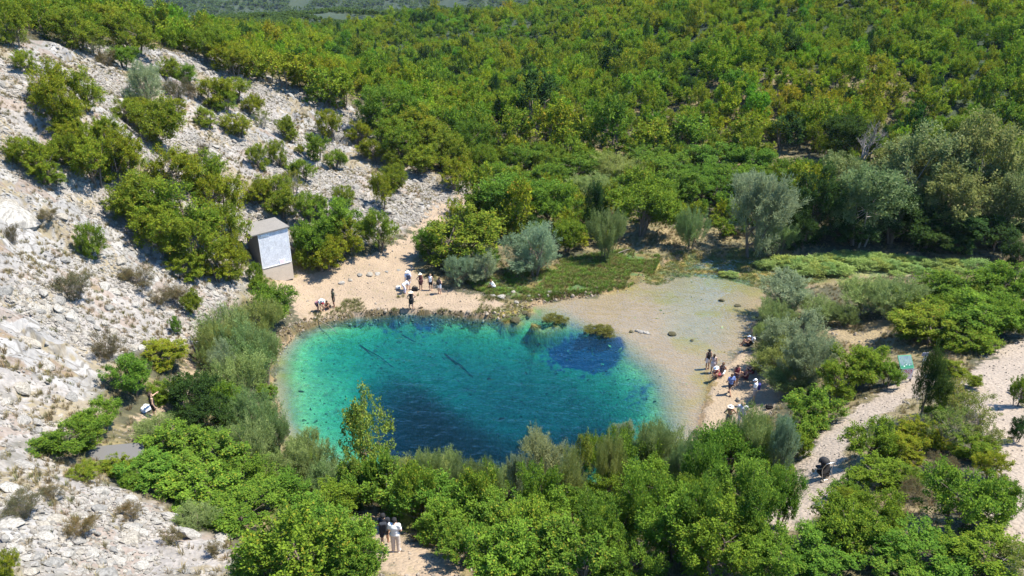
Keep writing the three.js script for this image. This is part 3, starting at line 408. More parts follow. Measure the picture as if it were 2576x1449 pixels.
// low growth filling the banks between the bushes
{
  const zones = [[[[700, 1130], [950, 1215], [1300, 1255], [1500, 1235], [1740, 1135], [1960, 1120], [1990, 1300], [1990, 1440], [1190, 1440], [1060, 1365], [900, 1345], [650, 1390], [320, 1225], [420, 1100], [570, 960], [660, 960]], ['fig', 'broadleaf', 'fig', 'willow'], 2.1, 0.85, 'undergrowth filling the bank in front of the pool'],
    [[[2270, 740], [2570, 690], [2570, 840], [2420, 870], [2300, 860]], ['broadleaf', 'hornbeam', 'broadleaf'], 2.1, 0.85, 'undergrowth filling the scrub above the right shore'],
    [[[2030, 1290], [2150, 1240], [2300, 1280], [2560, 1330], [2560, 1440], [1990, 1440]], ['broadleaf', 'fig', 'hornbeam'], 2.0, 0.85, 'undergrowth beside the lower footpath']];
  for (const [poly, kinds, gap, size, where] of zones) {
    const P = viaBase(poly), m = raster([P], 0.3); let x0 = 1e9, x1 = -1e9, z0 = 1e9, z1 = -1e9; for (const [x, z] of P) { x0 = Math.min(x0, x); x1 = Math.max(x1, x); z0 = Math.min(z0, z); z1 = Math.max(z1, z); }
    for (let x = x0; x < x1; x += gap) for (let z = z0; z < z1; z += gap) {
      const px = x + (pr() - 0.5) * gap, pz = z + (pr() - 0.5) * gap;
      if (look(m, px, pz) < 0.5 || look(M.dirt, px, pz) + look(M.gravel, px, pz) + look(M.beach, px, pz) + look(M.dry, px, pz) > 0.15 || look(M.water, px, pz) > 0.3) continue;
      const k = kinds[(pr() * kinds.length) | 0], a = size * mix(0.55, 1.0, pr()); plantAt(k, px, pz, a, a * mix(0.6, 1.0, pr()), '', 'small bushes of the ' + where, false, 'small ' + LOOKS[k].replace(' bush', '') + ' bush in the ' + where);
    }
  }
}

// the forest: the trees that show largest one by one, the rest as one mass of each kind
{
  const fr = rng(99), list = [], kinds = ['hornbeam', 'broadleaf', 'dark', 'juniper'], tanH = PW / 2 / FOCAL;
  const near = new Map(), key = (x, z) => Math.floor(x / 4) + ',' + Math.floor(z / 4); for (const s of standing) { for (let i = -1; i <= 1; i++) for (let j = -1; j <= 1; j++) { const k = (Math.floor(s[0] / 4) + i) + ',' + (Math.floor(s[1] / 4) + j); if (!near.has(k)) near.set(k, []); near.get(k).push(s); } }
  for (let z = -66; z > -460; z -= 2.15 + Math.max(0, -z - 150) * 0.004) {
    const half = -z * tanH * 1.04 + 14, gap = 2.15 + Math.max(0, -z - 150) * 0.004;
    for (let x = -half; x < half; x += gap) {
      const px = x + (fr() - 0.5) * gap * 1.1, pz = z + (fr() - 0.5) * gap * 1.1;
      if (inRect(px, pz)) { if (look(M.rock, px, pz) > 0.35 || look(M.waterWide, px, pz) > 0.03 || look(M.dirt, px, pz) > 0.1 || look(M.reed, px, pz) > 0.1 || pz > -66 || look(M.dry, px, pz) > 0.3) continue; if (px < -8 && pz > -80) continue; if (px > 12 && pz > -74) continue; }
      if (px < 30 && Math.hypot(px, pz) > 290 + Math.max(0, px + 40) * 1.2 + 22 * vnoise(px * 0.03, 3)) continue;
      const open = fbm(px * 0.045 + 8, pz * 0.045, 3); if (open > 0.34 && fr() < 0.75) continue;
      let free = true; for (const s of near.get(key(px, pz)) || []) if (Math.hypot(s[0] - px, s[1] - pz) < s[2] * 0.75) { free = false; break; } if (!free) continue;
      const patch = fbm(px * 0.03, pz * 0.03 + 40, 3) + 0.25 * (fr() - 0.5), q = fr();
      const k = patch > 0.16 ? (q < 0.55 ? 'broadleaf' : q < 0.8 ? 'dark' : 'hornbeam') : q < 0.80 ? 'hornbeam' : q < 0.92 ? 'broadleaf' : q < 0.97 ? 'dark' : 'juniper';
      const big = fr() < 0.10 ? 1.65 : 1, a = mix(0.8, 1.5, fr()) * big * (k === 'juniper' ? 0.6 : 1), c = a * mix(0.75, 1.45, fr()) * (k === 'juniper' ? 2 : 1), yel = clamp(0.5 + 1.6 * fbm(px * 0.06 + 20, pz * 0.06, 3) + 0.5 * (fr() - 0.5));
      list.push([k, px, pz, a, c, yel, Math.hypot(px, pz)]);
    }
  }
  list.sort((p, q) => p[6] - q[6]);
  const masses = new Map(); let single = 0; const m4 = new THREE.Matrix4(), qt = new THREE.Quaternion(), e = new THREE.Euler(), tint = new THREE.Color();
  for (const [k, x, z, a, c, yel] of list) {
    const inside = Math.abs(x) < -z * tanH * 1.02;
    if (inside && single < 300) { plantAt(k, x, z, a, c, '', 'single trees of the nearer forest', true, (a > 2.2 ? 'large ' : a < 1.6 ? 'small ' : '') + (c > 1.25 * a ? 'upright ' : '') + LOOKS[k] + ' standing in the dense nearer forest'); single++; continue; }
    const v = (fr() * 4) | 0, id = k + v; if (!masses.has(id)) masses.set(id, [k, v, []]);
    m4.compose(new V3(x, ground(x, z) - 0.1, z), qt.setFromEuler(e.set(0, fr() * 6.28, 0)), new V3(a, c, a));
    masses.get(id)[2].push([m4.clone(), [1.22 * mix(0.84, 1.14, yel) * mix(0.85, 1.15, fr()), 1.18 * mix(0.95, 1.08, yel) * mix(0.85, 1.15, fr()), mix(1.0, 0.85, yel)]]);
  }
  const wood = new THREE.Group(); wood.name = 'forest'; tag(wood, 'dense green and yellow-green forest rising over the far hillside', 'forest', null, 'stuff');
  for (const [k, v, items] of masses.values()) {
    const im = new THREE.InstancedMesh(proto(k, v, true).leaves, leafMat([1, 1, 1], 0.30), items.length); im.name = 'canopy';
    items.forEach(([m, t], i) => { im.setMatrixAt(i, m); im.setColorAt(i, tint.setRGB(...t)); }); im.userData.kind = 'stuff'; wood.add(im);
  }
  addTop(wood);
  console.log('forest trees', list.length, 'single', single, 'plants standing', standing.length);
  // far slopes
  const { g } = leafGeometry(31, { cols: [[0.053, 0.112, 0.021], [0.150, 0.195, 0.045]], clumps: 16, leaves: 8, cs: 0.5, leafL: 0.6, leafW: 0.45, lobes: 4 }), spots = [];
  for (let i = 0; i < 44000; i++) { const z = -300 - 1200 * fr() ** 1.5, x = (fr() * 2 - 1) * -z * tanH * 1.05; if (fbm(x * 0.012, z * 0.012, 3) > 0.3) continue; spots.push([x, z]); }
  const im = new THREE.InstancedMesh(g, leafMat([1, 1, 1]), spots.length); im.name = 'far_wood'; spots.forEach(([x, z], i) => { const s = mix(1.4, 3.0, fr()) * smooth(200, 900, -z) + 0.6; im.setMatrixAt(i, m4.compose(new V3(x, baseH(x, z) - 0.3, z), qt.setFromEuler(e.set(0, fr() * 6.28, 0)), new V3(s, s * 0.9, s))); });
  addTop(tag(im, 'hazy woods on the distant slopes', 'woods', null, 'stuff'));
}
// ---------------------------------------------------------------- stones, tufts, reeds, dead wood
const stoneGeos = [];
for (let v = 0; v < 7; v++) {
  const r = rng(500 + v), g0 = new THREE.IcosahedronGeometry(1, v < 3 ? 1 : 0); g0.deleteAttribute('uv'); g0.deleteAttribute('normal'); const g = mergeVertices(g0, 1e-3), p = g.attributes.position;
  const cuts = Array.from({ length: 7 }, () => { const n = new V3(r() - 0.5, r() - 0.5, r() - 0.5).normalize(); return [n, mix(0.5, 0.85, r())]; });
  for (let i = 0; i < p.count; i++) { const q = new V3().fromBufferAttribute(p, i).multiplyScalar(mix(0.86, 1.12, r())); for (const [n, d] of cuts) { const t = q.dot(n) - d; if (t > 0) q.addScaledVector(n, -t * 0.9); } p.setXYZ(i, q.x, q.y * 0.72, q.z); }
  stoneGeos.push(g);
}
const stoneTex = (() => { const n = 256, a = new Uint8Array(n * n * 4); for (let j = 0; j < n; j++) for (let i = 0; i < n; i++) { const v = 205 + 34 * vnoise(i * 0.06, j * 0.06) + 26 * vnoise(i * 0.3, j * 0.3), o = (j * n + i) * 4; a[o] = clamp(v + 2, 0, 255); a[o + 1] = clamp(v, 0, 255); a[o + 2] = clamp(v - 4, 0, 255); a[o + 3] = 255; } return dataTex(a, n, true, true); })();
for (const g of stoneGeos) { const p = g.attributes.position, uv = new Float32Array(p.count * 2); for (let i = 0; i < p.count; i++) { uv[i * 2] = p.getX(i) * 0.6 + p.getY(i) * 0.35; uv[i * 2 + 1] = p.getZ(i) * 0.6 - p.getY(i) * 0.3; } g.setAttribute('uv', new THREE.BufferAttribute(uv, 2)); }
const stoneMat = new THREE.MeshStandardMaterial({ color: 0xffffff, map: stoneTex, roughness: 0.95, flatShading: true });
const stoneMats = [[0.40, 0.375, 0.345], [0.34, 0.32, 0.30], [0.43, 0.405, 0.375], [0.28, 0.268, 0.255], [0.38, 0.345, 0.30]].map((c) => new THREE.MeshStandardMaterial({ color: lin(...c), map: stoneTex, roughness: 0.95, flatShading: true }));
const scratch = { m: new THREE.Matrix4(), q: new THREE.Quaternion(), e: new THREE.Euler(), c: new THREE.Color() };
const tanW = PW / 2 / FOCAL, inView = (x, z) => z < -6 && Math.abs(x) < (-z * 0.93 + 12) * tanW + 3;
function stone(x, z, s, flat, r, label, group, name = 'boulder') {
  const tone = (r() * stoneMats.length) | 0, b = mesh(numbered(name), stoneGeos[(r() * 3) | 0], stoneMats[tone]);
  label = label.replace('pale grey limestone boulder', (s > 0.3 ? 'large ' : '') + (flat < 0.55 ? 'flat ' : flat > 0.7 ? 'blocky ' : '') + ['pale grey', 'mid-grey', 'whitish', 'dark grey', 'buff'][tone] + ' limestone boulder');
  b.scale.set(s * mix(0.8, 1.25, r()), s * flat, s * mix(0.75, 1.1, r())); const n = slopeNormal(x, z, 0.8);
  b.quaternion.setFromUnitVectors(new V3(0, 1, 0), n).multiply(new THREE.Quaternion().setFromEuler(new THREE.Euler((r() - 0.5) * 0.5, r() * 6.28, (r() - 0.5) * 0.5)));
  b.position.set(x, ground(x, z) + s * flat * 0.12, z); tag(b, label, 'boulder', group); return addTop(b);
}
{
  const r = rng(808), list = [];
  for (let i = 0; i < 1300000; i++) {
    const x = X0 + r() * SIDE, z = Z0 + r() * SIDE; if (!inView(x, z)) continue;
    const rock = look(M.rock, x, z); if (rock < 0.3 || r() > smooth(0.3, 0.75, rock)) continue;
    const pile = fbm(x * 0.25 + 3, z * 0.25, 3); const slab = fbm(x * 0.11 + 30, z * 0.14, 3); if (slab > 0.10 && r() < smooth(0.10, 0.28, slab) * 0.9) continue; if (pile < -0.18 && r() < 0.9) continue; if (pile < 0.02 && r() < 0.5) continue;
    const s = 0.058 * Math.pow(1 - r() * 0.9988, -0.32) * (1 + 0.5 * Math.max(0, pile)); list.push([x, z, Math.min(s, 0.5), s / Math.hypot(x, z)]);
  }
  list.sort((a, b) => b[3] - a[3]);
  list.slice(0, 255).forEach(([x, z, s]) => stone(x, z, s * 1.0, mix(0.45, 0.8, r()), r, 'pale grey limestone boulder among the rubble of the scree slope', 'boulders on the scree slope'));
  const per = stoneGeos.map(() => []);
  for (const it of list.slice(255)) per[(r() * stoneGeos.length) | 0].push(it);
  const grp = new THREE.Group(); grp.name = 'rubble'; tag(grp, 'white limestone rubble strewn over the scree slope', 'rubble', null, 'stuff');
  per.forEach((items, v) => {
    const im = new THREE.InstancedMesh(stoneGeos[v], stoneMat, items.length); im.name = 'stones'; im.userData.kind = 'stuff';
    items.forEach(([x, z, s], i) => { const n = slopeNormal(x, z, 0.5); scratch.q.setFromUnitVectors(new V3(0, 1, 0), n).multiply(new THREE.Quaternion().setFromEuler(scratch.e.set((r() - 0.5) * 0.8, r() * 6.28, (r() - 0.5) * 0.8))); im.setMatrixAt(i, scratch.m.compose(new V3(x, ground(x, z) + s * 0.12, z), scratch.q, new V3(s * mix(0.8, 1.4, r()), s * mix(0.5, 0.95, r()), s * mix(0.7, 1.1, r())))); const k = mix(0.25, 0.46, r()) * (r() < 0.15 ? 0.6 : 1), w = r() * 0.12; im.setColorAt(i, scratch.c.setRGB(k, k * (0.95 - w * 0.5), k * (0.89 - w))); });
    grp.add(im);
  });
  addTop(grp); console.log('rubble', list.length);
  // larger blocks that the photograph shows one by one
  for (const [px, py, w, fl, where] of [[45, 548, 110, 0.45, 'big slab ledge'], [22, 520, 60, 0.6, 'dark-sided block'], [205, 712, 62, 0.6, 'wedge block'], [165, 655, 34, 0.7, 'block beside the lone green tree'], [304, 658, 44, 0.5, 'flat grey slab'], [262, 720, 44, 0.6, 'block by the dry shrub'], [290, 735, 36, 0.5, 'block by the dry shrub'], [80, 862, 70, 0.4, 'long slab'], [275, 775, 40, 0.5, 'tilted block'], [10, 735, 60, 0.8, 'block at the slope edge'], [385, 590, 50, 0.6, 'outcrop block beside the thicket'], [445, 770, 24, 0.8, 'small block by the yellow bush'], [340, 770, 30, 0.9, 'upright block'], [180, 800, 50, 0.5, 'pale slab'], [60, 1170, 70, 0.5, 'ledge block'], [30, 1230, 80, 0.5, 'ledge block'], [140, 1240, 70, 0.4, 'flat slab'], [480, 1345, 90, 0.4, 'cracked slab'], [430, 1300, 60, 0.5, 'grey block'], [540, 1370, 70, 0.5, 'split block under the light bush'], [560, 1355, 50, 0.6, 'grey block'], [20, 1320, 80, 0.4, 'smooth slab'], [250, 1280, 60, 0.5, 'grey block'], [940, 318, 26, 0.9, 'dark grey block on the spur'], [1200, 425, 14, 0.8, 'white stone on the spur path'], [330, 1330, 60, 0.5, 'grey block'], [120, 920, 50, 0.5, 'pale slab'], [60, 980, 60, 0.5, 'pale slab'], [180, 1000, 46, 0.5, 'pale slab'], [100, 780, 50, 0.5, 'pale slab']]) {
    const h = cast(px, py), s = w / 2 * h.depth / FOCAL; stone(h.x, h.z, s * 0.85, fl, r, 'large limestone ' + where + ' on the scree slope', 'large blocks on the scree slope');
  }
  // stones by the water and along the path
  for (const [px, py, w] of [[950, 689, 16], [930, 691, 22], [905, 692, 18], [860, 712, 20], [882, 706, 16], [973, 684, 10], [1003, 680, 12]]) { const h = cast(px, py), s = w / 2 * h.depth / FOCAL; stone(h.x, h.z, s, 0.6, r, 'white stone in the row laid across the sandy clearing', 'row of stones on the clearing', 'path_stone'); }
  for (const [px, py, w] of [[1604, 834, 10], [1612, 836, 10], [1620, 837, 9], [1628, 839, 8], [1634, 840, 6]]) { const h = cast(px, py), s = w / 2 * h.depth / FOCAL; stone(h.x, h.z, s * 1.5, 0.9, r, 'white stone in the short row breaking the shallow run-off', 'row of stones in the run-off', 'river_stone'); }
  for (const [px, py, w] of [[1240, 745, 14], [1262, 748, 22], [1330, 745, 10], [1382, 735, 12], [1290, 735, 14], [1300, 762, 14], [2032, 663, 14], [2045, 652, 16], [1998, 650, 12], [1984, 648, 14]]) { const h = cast(px, py), s = w / 2 * h.depth / FOCAL; stone(h.x, h.z, s * 1.2, 0.7, r, 'pale stone half hidden in the green bank grass', 'stones in the bank grass', 'bank_stone'); }
  for (const [px, py, w] of [[1690, 842, 22], [1588, 835, 10], [1740, 858, 10], [1855, 770, 14], [1815, 757, 14], [1330, 800, 14], [1295, 808, 22], [1320, 788, 14], [1280, 800, 14]]) { const h = cast(px, py), s = w / 2 * h.depth / FOCAL, b = stone(h.x, h.z, s * 1.2, 0.8, r, 'dark weedy stone standing out of the shallow water', 'weedy stones in the shallows', 'weedy_stone'); b.material = weedMat(); b.position.y = Math.max(b.position.y, -s * 0.15); }
  // brown and pale stones of the shoreline
  const shore = new THREE.InstancedMesh(stoneGeos[4], stoneMat, 2600); shore.name = 'shore_stones'; let n = 0;
  for (let i = 0; i < 60000 && n < 2600; i++) { const x = -22 + r() * 46, z = -66 + r() * 36; const w = look(M.water, x, z); if (w < 0.08 || w > 0.86 || !inView(x, z) || (x > 9 && z > -52)) continue; const dense = z < -50 && x < 8 ? 1 : x < -12 ? 0.5 : 0.15; if (r() > dense) continue; const s = 0.05 * Math.pow(1 - r() * 0.99, -0.33); shore.setMatrixAt(n, scratch.m.compose(new V3(x, ground(x, z) + s * 0.2, z), scratch.q.setFromEuler(scratch.e.set(r() * 6, r() * 6, r() * 6)), new V3(s * 1.2, s, s))); const k = r() < 0.5 ? [0.12, 0.085, 0.045] : [0.40, 0.33, 0.26]; const f = mix(0.7, 1.2, r()); shore.setColorAt(n++, scratch.c.setRGB(k[0] * f, k[1] * f, k[2] * f)); }
  shore.count = n; addTop(tag(shore, 'brown and pale stones along the waterline', 'stones', null, 'stuff'));
  // loose stones under water, on the pool floor and in the run-off
  const bed = new THREE.InstancedMesh(stoneGeos[5], stoneMat, 900); bed.name = 'bed_stones'; n = 0;
  for (let i = 0; i < 120000 && n < 900; i++) { const x = -18 + r() * 36, z = -66 + r() * 36; const w = look(M.water, x, z); if (w < 0.9) continue; const d = -ground(x, z), p = d > 0.5 ? 1 : 0.06; if (r() > p) continue; const s = 0.06 * Math.pow(1 - r() * 0.99, -0.33); bed.setMatrixAt(n, scratch.m.compose(new V3(x, ground(x, z) + s * 0.1, z), scratch.q.setFromEuler(scratch.e.set(r() * 6, r() * 6, r() * 6)), new V3(s * 1.5, s * 0.3, s * 1.1))); const k = mix(0.26, 0.42, r()); bed.setColorAt(n++, scratch.c.setRGB(k * 0.9, k, k * 0.46)); }
  bed.count = n; addTop(tag(bed, 'stones lying on the pool floor', 'stones', null, 'stuff'));
}
function weedMat() { return weedMat.m ??= new THREE.MeshStandardMaterial({ color: lin(0.085, 0.075, 0.03), roughness: 0.9, map: stoneTex }); }
{ // pebbles on the paths and the beach
  const r = rng(313), im = new THREE.InstancedMesh(stoneGeos[3], stoneMat, 5000); im.name = 'pebbles'; let n = 0;
  for (let i = 0; i < 400000 && n < 5000; i++) { const x = -24 + r() * 66, z = -82 + r() * 70; if (!inView(x, z)) continue; const d = look(M.dirt, x, z), g = look(M.gravel, x, z), b = look(M.beach, x, z), e = Math.max(d, g, b); if (e < 0.12 || look(M.water, x, z) > 0.4) continue; if (r() > (e < 0.6 ? 0.9 : 0.22)) continue; const s = 0.03 * Math.pow(1 - r() * 0.99, -0.35); im.setMatrixAt(n, scratch.m.compose(new V3(x, ground(x, z) + s * 0.2, z), scratch.q.setFromEuler(scratch.e.set(r() * 6, r() * 6, r() * 6)), new V3(s * 1.3, s, s))); const k = mix(0.24, 0.42, r()); im.setColorAt(n++, scratch.c.setRGB(k, k * 0.86, k * 0.72)); }
  im.count = n; addTop(tag(im, 'pebbles scattered along the paths and the beach', 'pebbles', null, 'stuff'));
}
// tufts of blades
function tuftGeometry(seed, blades, h, spread, width) {
  const r = rng(seed), pos = [], idx = [];
  for (let k = 0; k < blades; k++) { const a = r() * 6.283, d = spread * Math.sqrt(r()), lean = mix(0.15, 0.75, r()), H = h * mix(0.55, 1.1, r()), x = Math.cos(a) * d * 0.4, z = Math.sin(a) * d * 0.4, dx = Math.cos(a), dz = Math.sin(a), sx = -dz * width, sz = dx * width, i = pos.length / 3; pos.push(x - sx, 0, z - sz, x + sx, 0, z + sz, x + dx * lean * H * 0.35 + sx * 0.8, H * 0.6, z + dz * lean * H * 0.35 + sz * 0.8, x + dx * lean * H * 0.35 - sx * 0.8, H * 0.6, z + dz * lean * H * 0.35 - sz * 0.8, x + dx * lean * H, H * mix(0.75, 1, r()), z + dz * lean * H); idx.push(i, i + 1, i + 2, i, i + 2, i + 3, i + 3, i + 2, i + 4); }
  const g = new THREE.BufferGeometry(); g.setAttribute('position', new THREE.Float32BufferAttribute(pos, 3)); g.setIndex(idx); return g;
}
const bladeMat = new THREE.MeshPhysicalMaterial({ color: 0xffffff, roughness: 0.9, specularIntensity: 0.3, transmission: 0.35, thickness: 0, side: THREE.DoubleSide });
function scatter(name, label, category, geo, n, tries, box, test, cols, size, seed) {
  const r = rng(seed), im = new THREE.InstancedMesh(geo, bladeMat, n); im.name = name; let k = 0;
  for (let i = 0; i < tries && k < n; i++) { const x = mix(box[0], box[1], r()), z = mix(box[2], box[3], r()); if (!inView(x, z) || r() > test(x, z)) continue; const s = size * mix(0.55, 1.35, r()), c = cols[(r() * cols.length) | 0], f = mix(0.8, 1.2, r()); im.setMatrixAt(k, scratch.m.compose(new V3(x, ground(x, z) - 0.02, z), scratch.q.setFromEuler(scratch.e.set((r() - 0.5) * 0.3, r() * 6.28, (r() - 0.5) * 0.3)), new V3(s * mix(0.8, 1.3, r()), s, s * mix(0.8, 1.3, r())))); im.setColorAt(k++, scratch.c.setRGB(c[0] * f, c[1] * f, c[2] * f)); }
  im.count = k; addTop(tag(im, label, category, null, 'stuff')); return k;
}
const notPath = (x, z) => look(M.dirt, x, z) + look(M.gravel, x, z) + look(M.beach, x, z) + look(M.water, x, z) < 0.35 ? 1 : 0;
scatter('dry_grass', 'bleached dry grass tufts between the stones and bushes', 'grass', tuftGeometry(1, 26, 1, 0.8, 0.028), 36000, 1200000, [-64, 64, -125, -8], (x, z) => { const rk = look(M.rock, x, z); if (!notPath(x, z)) return 0; return rk > 0.4 ? 0.8 * smooth(-0.2, 0.3, fbm(x * 0.3, z * 0.3 + 9, 3)) * smooth(0.25, -0.2, fbm(x * 0.25 + 3, z * 0.25, 3)) + 0.12 : 0.28 + 0.7 * look(M.dry, x, z); }, [[0.28, 0.22, 0.11], [0.33, 0.27, 0.14], [0.24, 0.20, 0.09], [0.18, 0.18, 0.07], [0.26, 0.19, 0.10]], 0.28, 21);
scatter('bank_grass', 'bright green grass on the low far bank', 'grass', tuftGeometry(2, 30, 1, 0.9, 0.03), 4200, 200000, [-8, 22, -85, -58], (x, z) => look(M.reed, x, z) > 0.3 && look(M.water, x, z) < 0.6 ? smooth(-0.35, 0.15, fbm(x * 0.5, z * 0.7, 3)) : 0, [[0.13, 0.25, 0.025], [0.17, 0.27, 0.03], [0.10, 0.17, 0.02], [0.20, 0.19, 0.05], [0.17, 0.13, 0.04]], 0.28, 22);
scatter('water_weed', 'brown-green weed mats lying in the run-off', 'weed', tuftGeometry(3, 26, 0.5, 1.6, 0.04), 3600, 200000, [-2, 40, -85, -50], (x, z) => look(M.algae, x, z) > 0.25 && ground(x, z) > -0.16 ? 1 : 0, [[0.20, 0.15, 0.04], [0.16, 0.17, 0.04], [0.26, 0.20, 0.07], [0.13, 0.17, 0.035], [0.18, 0.24, 0.05]], 0.26, 23);
scatter('path_grass', 'sparse green and straw grass along the waterside', 'grass', tuftGeometry(4, 22, 0.8, 0.8, 0.03), 2600, 120000, [-24, 16, -72, -40], (x, z) => { const w = look(M.waterWide, x, z), d = look(M.dirt, x, z); return w > 0.06 && w < 0.5 && d > 0.2 && ground(x, z) > 0.08 ? 0.5 * smooth(-0.1, 0.4, fbm(x * 0.5, z * 0.5, 2)) : 0; }, [[0.16, 0.17, 0.05], [0.26, 0.22, 0.10], [0.11, 0.13, 0.03]], 0.26, 24);
// sedge tussocks standing in the river, each its own
{
  const r = rng(616), o = { cols: [[0.20, 0.29, 0.07], [0.38, 0.46, 0.16]], clumps: 70, leaves: 30, cs: 0.30, leafL: 0.26, leafW: 0.05, up: 0.6, long: 0.7, thin: 0.6, follow: 1.0, lobes: 5, hollow: 0.8, core: 0.85 };
  const geos = [0, 1, 2].map((i) => leafGeometry(7000 + i, o).g);
  const spots = [[2127, 646, 30], [2150, 650, 30], [2180, 653, 34], [2205, 655, 36], [2235, 658, 34], [2260, 662, 36], [2290, 664, 34], [2320, 668, 36], [2350, 672, 34], [2385, 674, 44], [2450, 678, 48], [2415, 686, 24], [2385, 684, 30], [2362, 687, 24], [2325, 689, 26], [2258, 695, 24], [1945, 676, 40], [1975, 668, 44], [2000, 676, 46], [2030, 672, 46], [2060, 668, 46], [2090, 664, 46], [2120, 668, 46], [2150, 672, 44], [2180, 676, 40], [2210, 674, 40], [2240, 676, 38], [2270, 680, 34], [2020, 690, 44], [2050, 688, 44], [2085, 686, 44], [2115, 688, 44], [2100, 654, 34], [2070, 676, 46], [2300, 682, 30], [1920, 672, 30], [1840, 696, 24], [1822, 694, 20], [2165, 660, 36], [2195, 664, 36], [2225, 668, 36], [2140, 658, 36], [1487, 850, 26], [1520, 838, 28], [1524, 858, 30], [1390, 818, 30], [1412, 822, 26]];
  spots.forEach(([px, py, w], i) => { const h = cast(px, py), a = w / 2 * h.depth / FOCAL * 1.4, t = mesh(numbered('sedge_tussock'), geos[i % 3], leafMat(i > 41 ? [0.55, 0.42, 0.3] : TINTS[i % 4])); t.scale.set(a * 1.05, a * 0.38, a); t.rotation.y = r() * 6.28; t.position.set(h.x, Math.max(h.y, -0.05) - a * 0.05, h.z); tag(t, i > 41 ? 'olive weed tussock at the rim of the deep blue hollow' : 'rounded light green sedge tussock in the river shallows', 'tussock', i > 41 ? 'weed tussocks in the pool' : 'sedge tussocks'); addTop(t); });
}
// bare tree, fallen branches, log
function bareTree(seed, h, spread) {
  const r = rng(seed), out = { pos: [], idx: [] };
  const grow = (p, d, len, rad, lvl) => { const mid = p.clone().addScaledVector(d, len * 0.5).add(new V3(r() - 0.5, r() - 0.5, r() - 0.5).multiplyScalar(len * 0.16)), end = p.clone().addScaledVector(d, len).add(new V3(r() - 0.5, r() - 0.5, r() - 0.5).multiplyScalar(len * 0.2)); limb(out, [p, mid, end], rad, rad * 0.6, lvl < 2 ? 6 : 4); if (lvl < 5) { const n = lvl < 1 ? 4 : 3; for (let k = 0; k < n; k++) { const e = d.clone().add(new V3(r() - 0.5, (r() - 0.35) * 0.8, r() - 0.5).multiplyScalar(spread)).normalize(); grow(k ? mid.clone().lerp(end, r()) : end, e, len * mix(0.55, 0.8, r()), rad * 0.55, lvl + 1); } } };
  grow(new V3(0, -0.2, 0), new V3(0, 1, 0), h, 0.16, 0); return limbGeometry(out);
}
{
  const h = cast(2150, 500), t = new THREE.Group(); t.name = 'bare_tree'; t.position.set(h.x, h.y, h.z);
  const wood = std(lin(0.24, 0.21, 0.19), 0.95); mesh('trunk', limbGeometry((() => { const o = { pos: [], idx: [] }; limb(o, [new V3(0, -0.3, 0), new V3(0.1, 1.5, 0.1), new V3(-0.1, 3.0, 0.15)], 0.2, 0.15, 7); return o; })()), wood, t);
  const b = mesh('branches', bareTree(12, 1.9, 1.5), wood, t); b.position.set(-0.1, 2.9, 0.15); t.scale.setScalar(1.15);
  tag(t, 'bare grey dead tree spreading its branches before the dark forest', 'tree'); addTop(t);
  const stick = (name, a, b, y0, y1, rad, label) => { const p = cast(...a), q = cast(...b), o = { pos: [], idx: [] }; const A = new V3(p.x, p.y + y0, p.z), B = new V3(q.x, (name === 'sunken_trunk' ? q.y : Math.max(q.y, -0.3)) + y1, q.z), m = A.clone().lerp(B, 0.5); m.y += name === 'sunken_trunk' ? 0.02 : 0.12; m.x += 0.18; limb(o, [A, A.clone().lerp(m, 0.5).add(new V3(-0.06, 0, 0.05)), m, B], rad, rad * 0.5, 6); for (let k = 0; k < 3; k++) { const s = A.clone().lerp(B, 0.35 + 0.2 * k), e = s.clone().add(new V3(0.35 - 0.25 * k, 0.12, 0.4)); limb(o, [s, s.clone().lerp(e, 0.5), e], rad * 0.5, rad * 0.2, 4); } const s = mesh(numbered(name), limbGeometry(o), std(name === 'sunken_trunk' ? lin(0.09, 0.11, 0.06) : lin(0.20, 0.17, 0.13), 0.95)); tag(s, label, 'branch'); addTop(s); };
  stick('fallen_branch', [803, 812], [850, 862], 0.25, 0.05, 0.045, 'bare fallen branch reaching from the left shore into the pool');
  stick('fallen_log', [2535, 985], [2576, 1012], 0.1, 0.12, 0.07, 'thin fallen log at the edge of the white gravel road');
  for (const [a, b, l] of [[[1012, 842], [1120, 905], 'long dark sunken trunk on the pool floor below the far shore'], [[1120, 890], [1190, 950], 'short dark sunken trunk on the pool floor past the longer one'], [[905, 868], [990, 925], 'thin dark sunken trunk on the pool floor near the fallen branch']]) stick('sunken_trunk', a, b, 0.02, 0.02, 0.065, l);
  stick('driftwood', [1555, 640], [1585, 632], 0.15, 0.25, 0.06, 'pale driftwood stick on the shaded far bank');
}
{ // concrete slab by the bushes under the scree
  const h = cast(262, 1152), g = new RoundedBoxGeometry(3.6, 0.3, 1.5, 3, 0.05), p = g.attributes.position; for (let i = 0; i < p.count; i++) { const x = p.getX(i), z = p.getZ(i); p.setX(i, x + 0.25 * z); p.setY(i, p.getY(i) + 0.03 * Math.sin(x * 2)); } g.computeVertexNormals();
  const m = mesh('concrete_slab', g, std(lin(0.115, 0.108, 0.102), 0.95)); m.position.set(h.x, h.y + 0.08, h.z); m.rotation.set(0, 0.25, -0.06); tag(m, 'flat grey concrete slab among bushes at the foot of the scree', 'slab'); addTop(m);
}
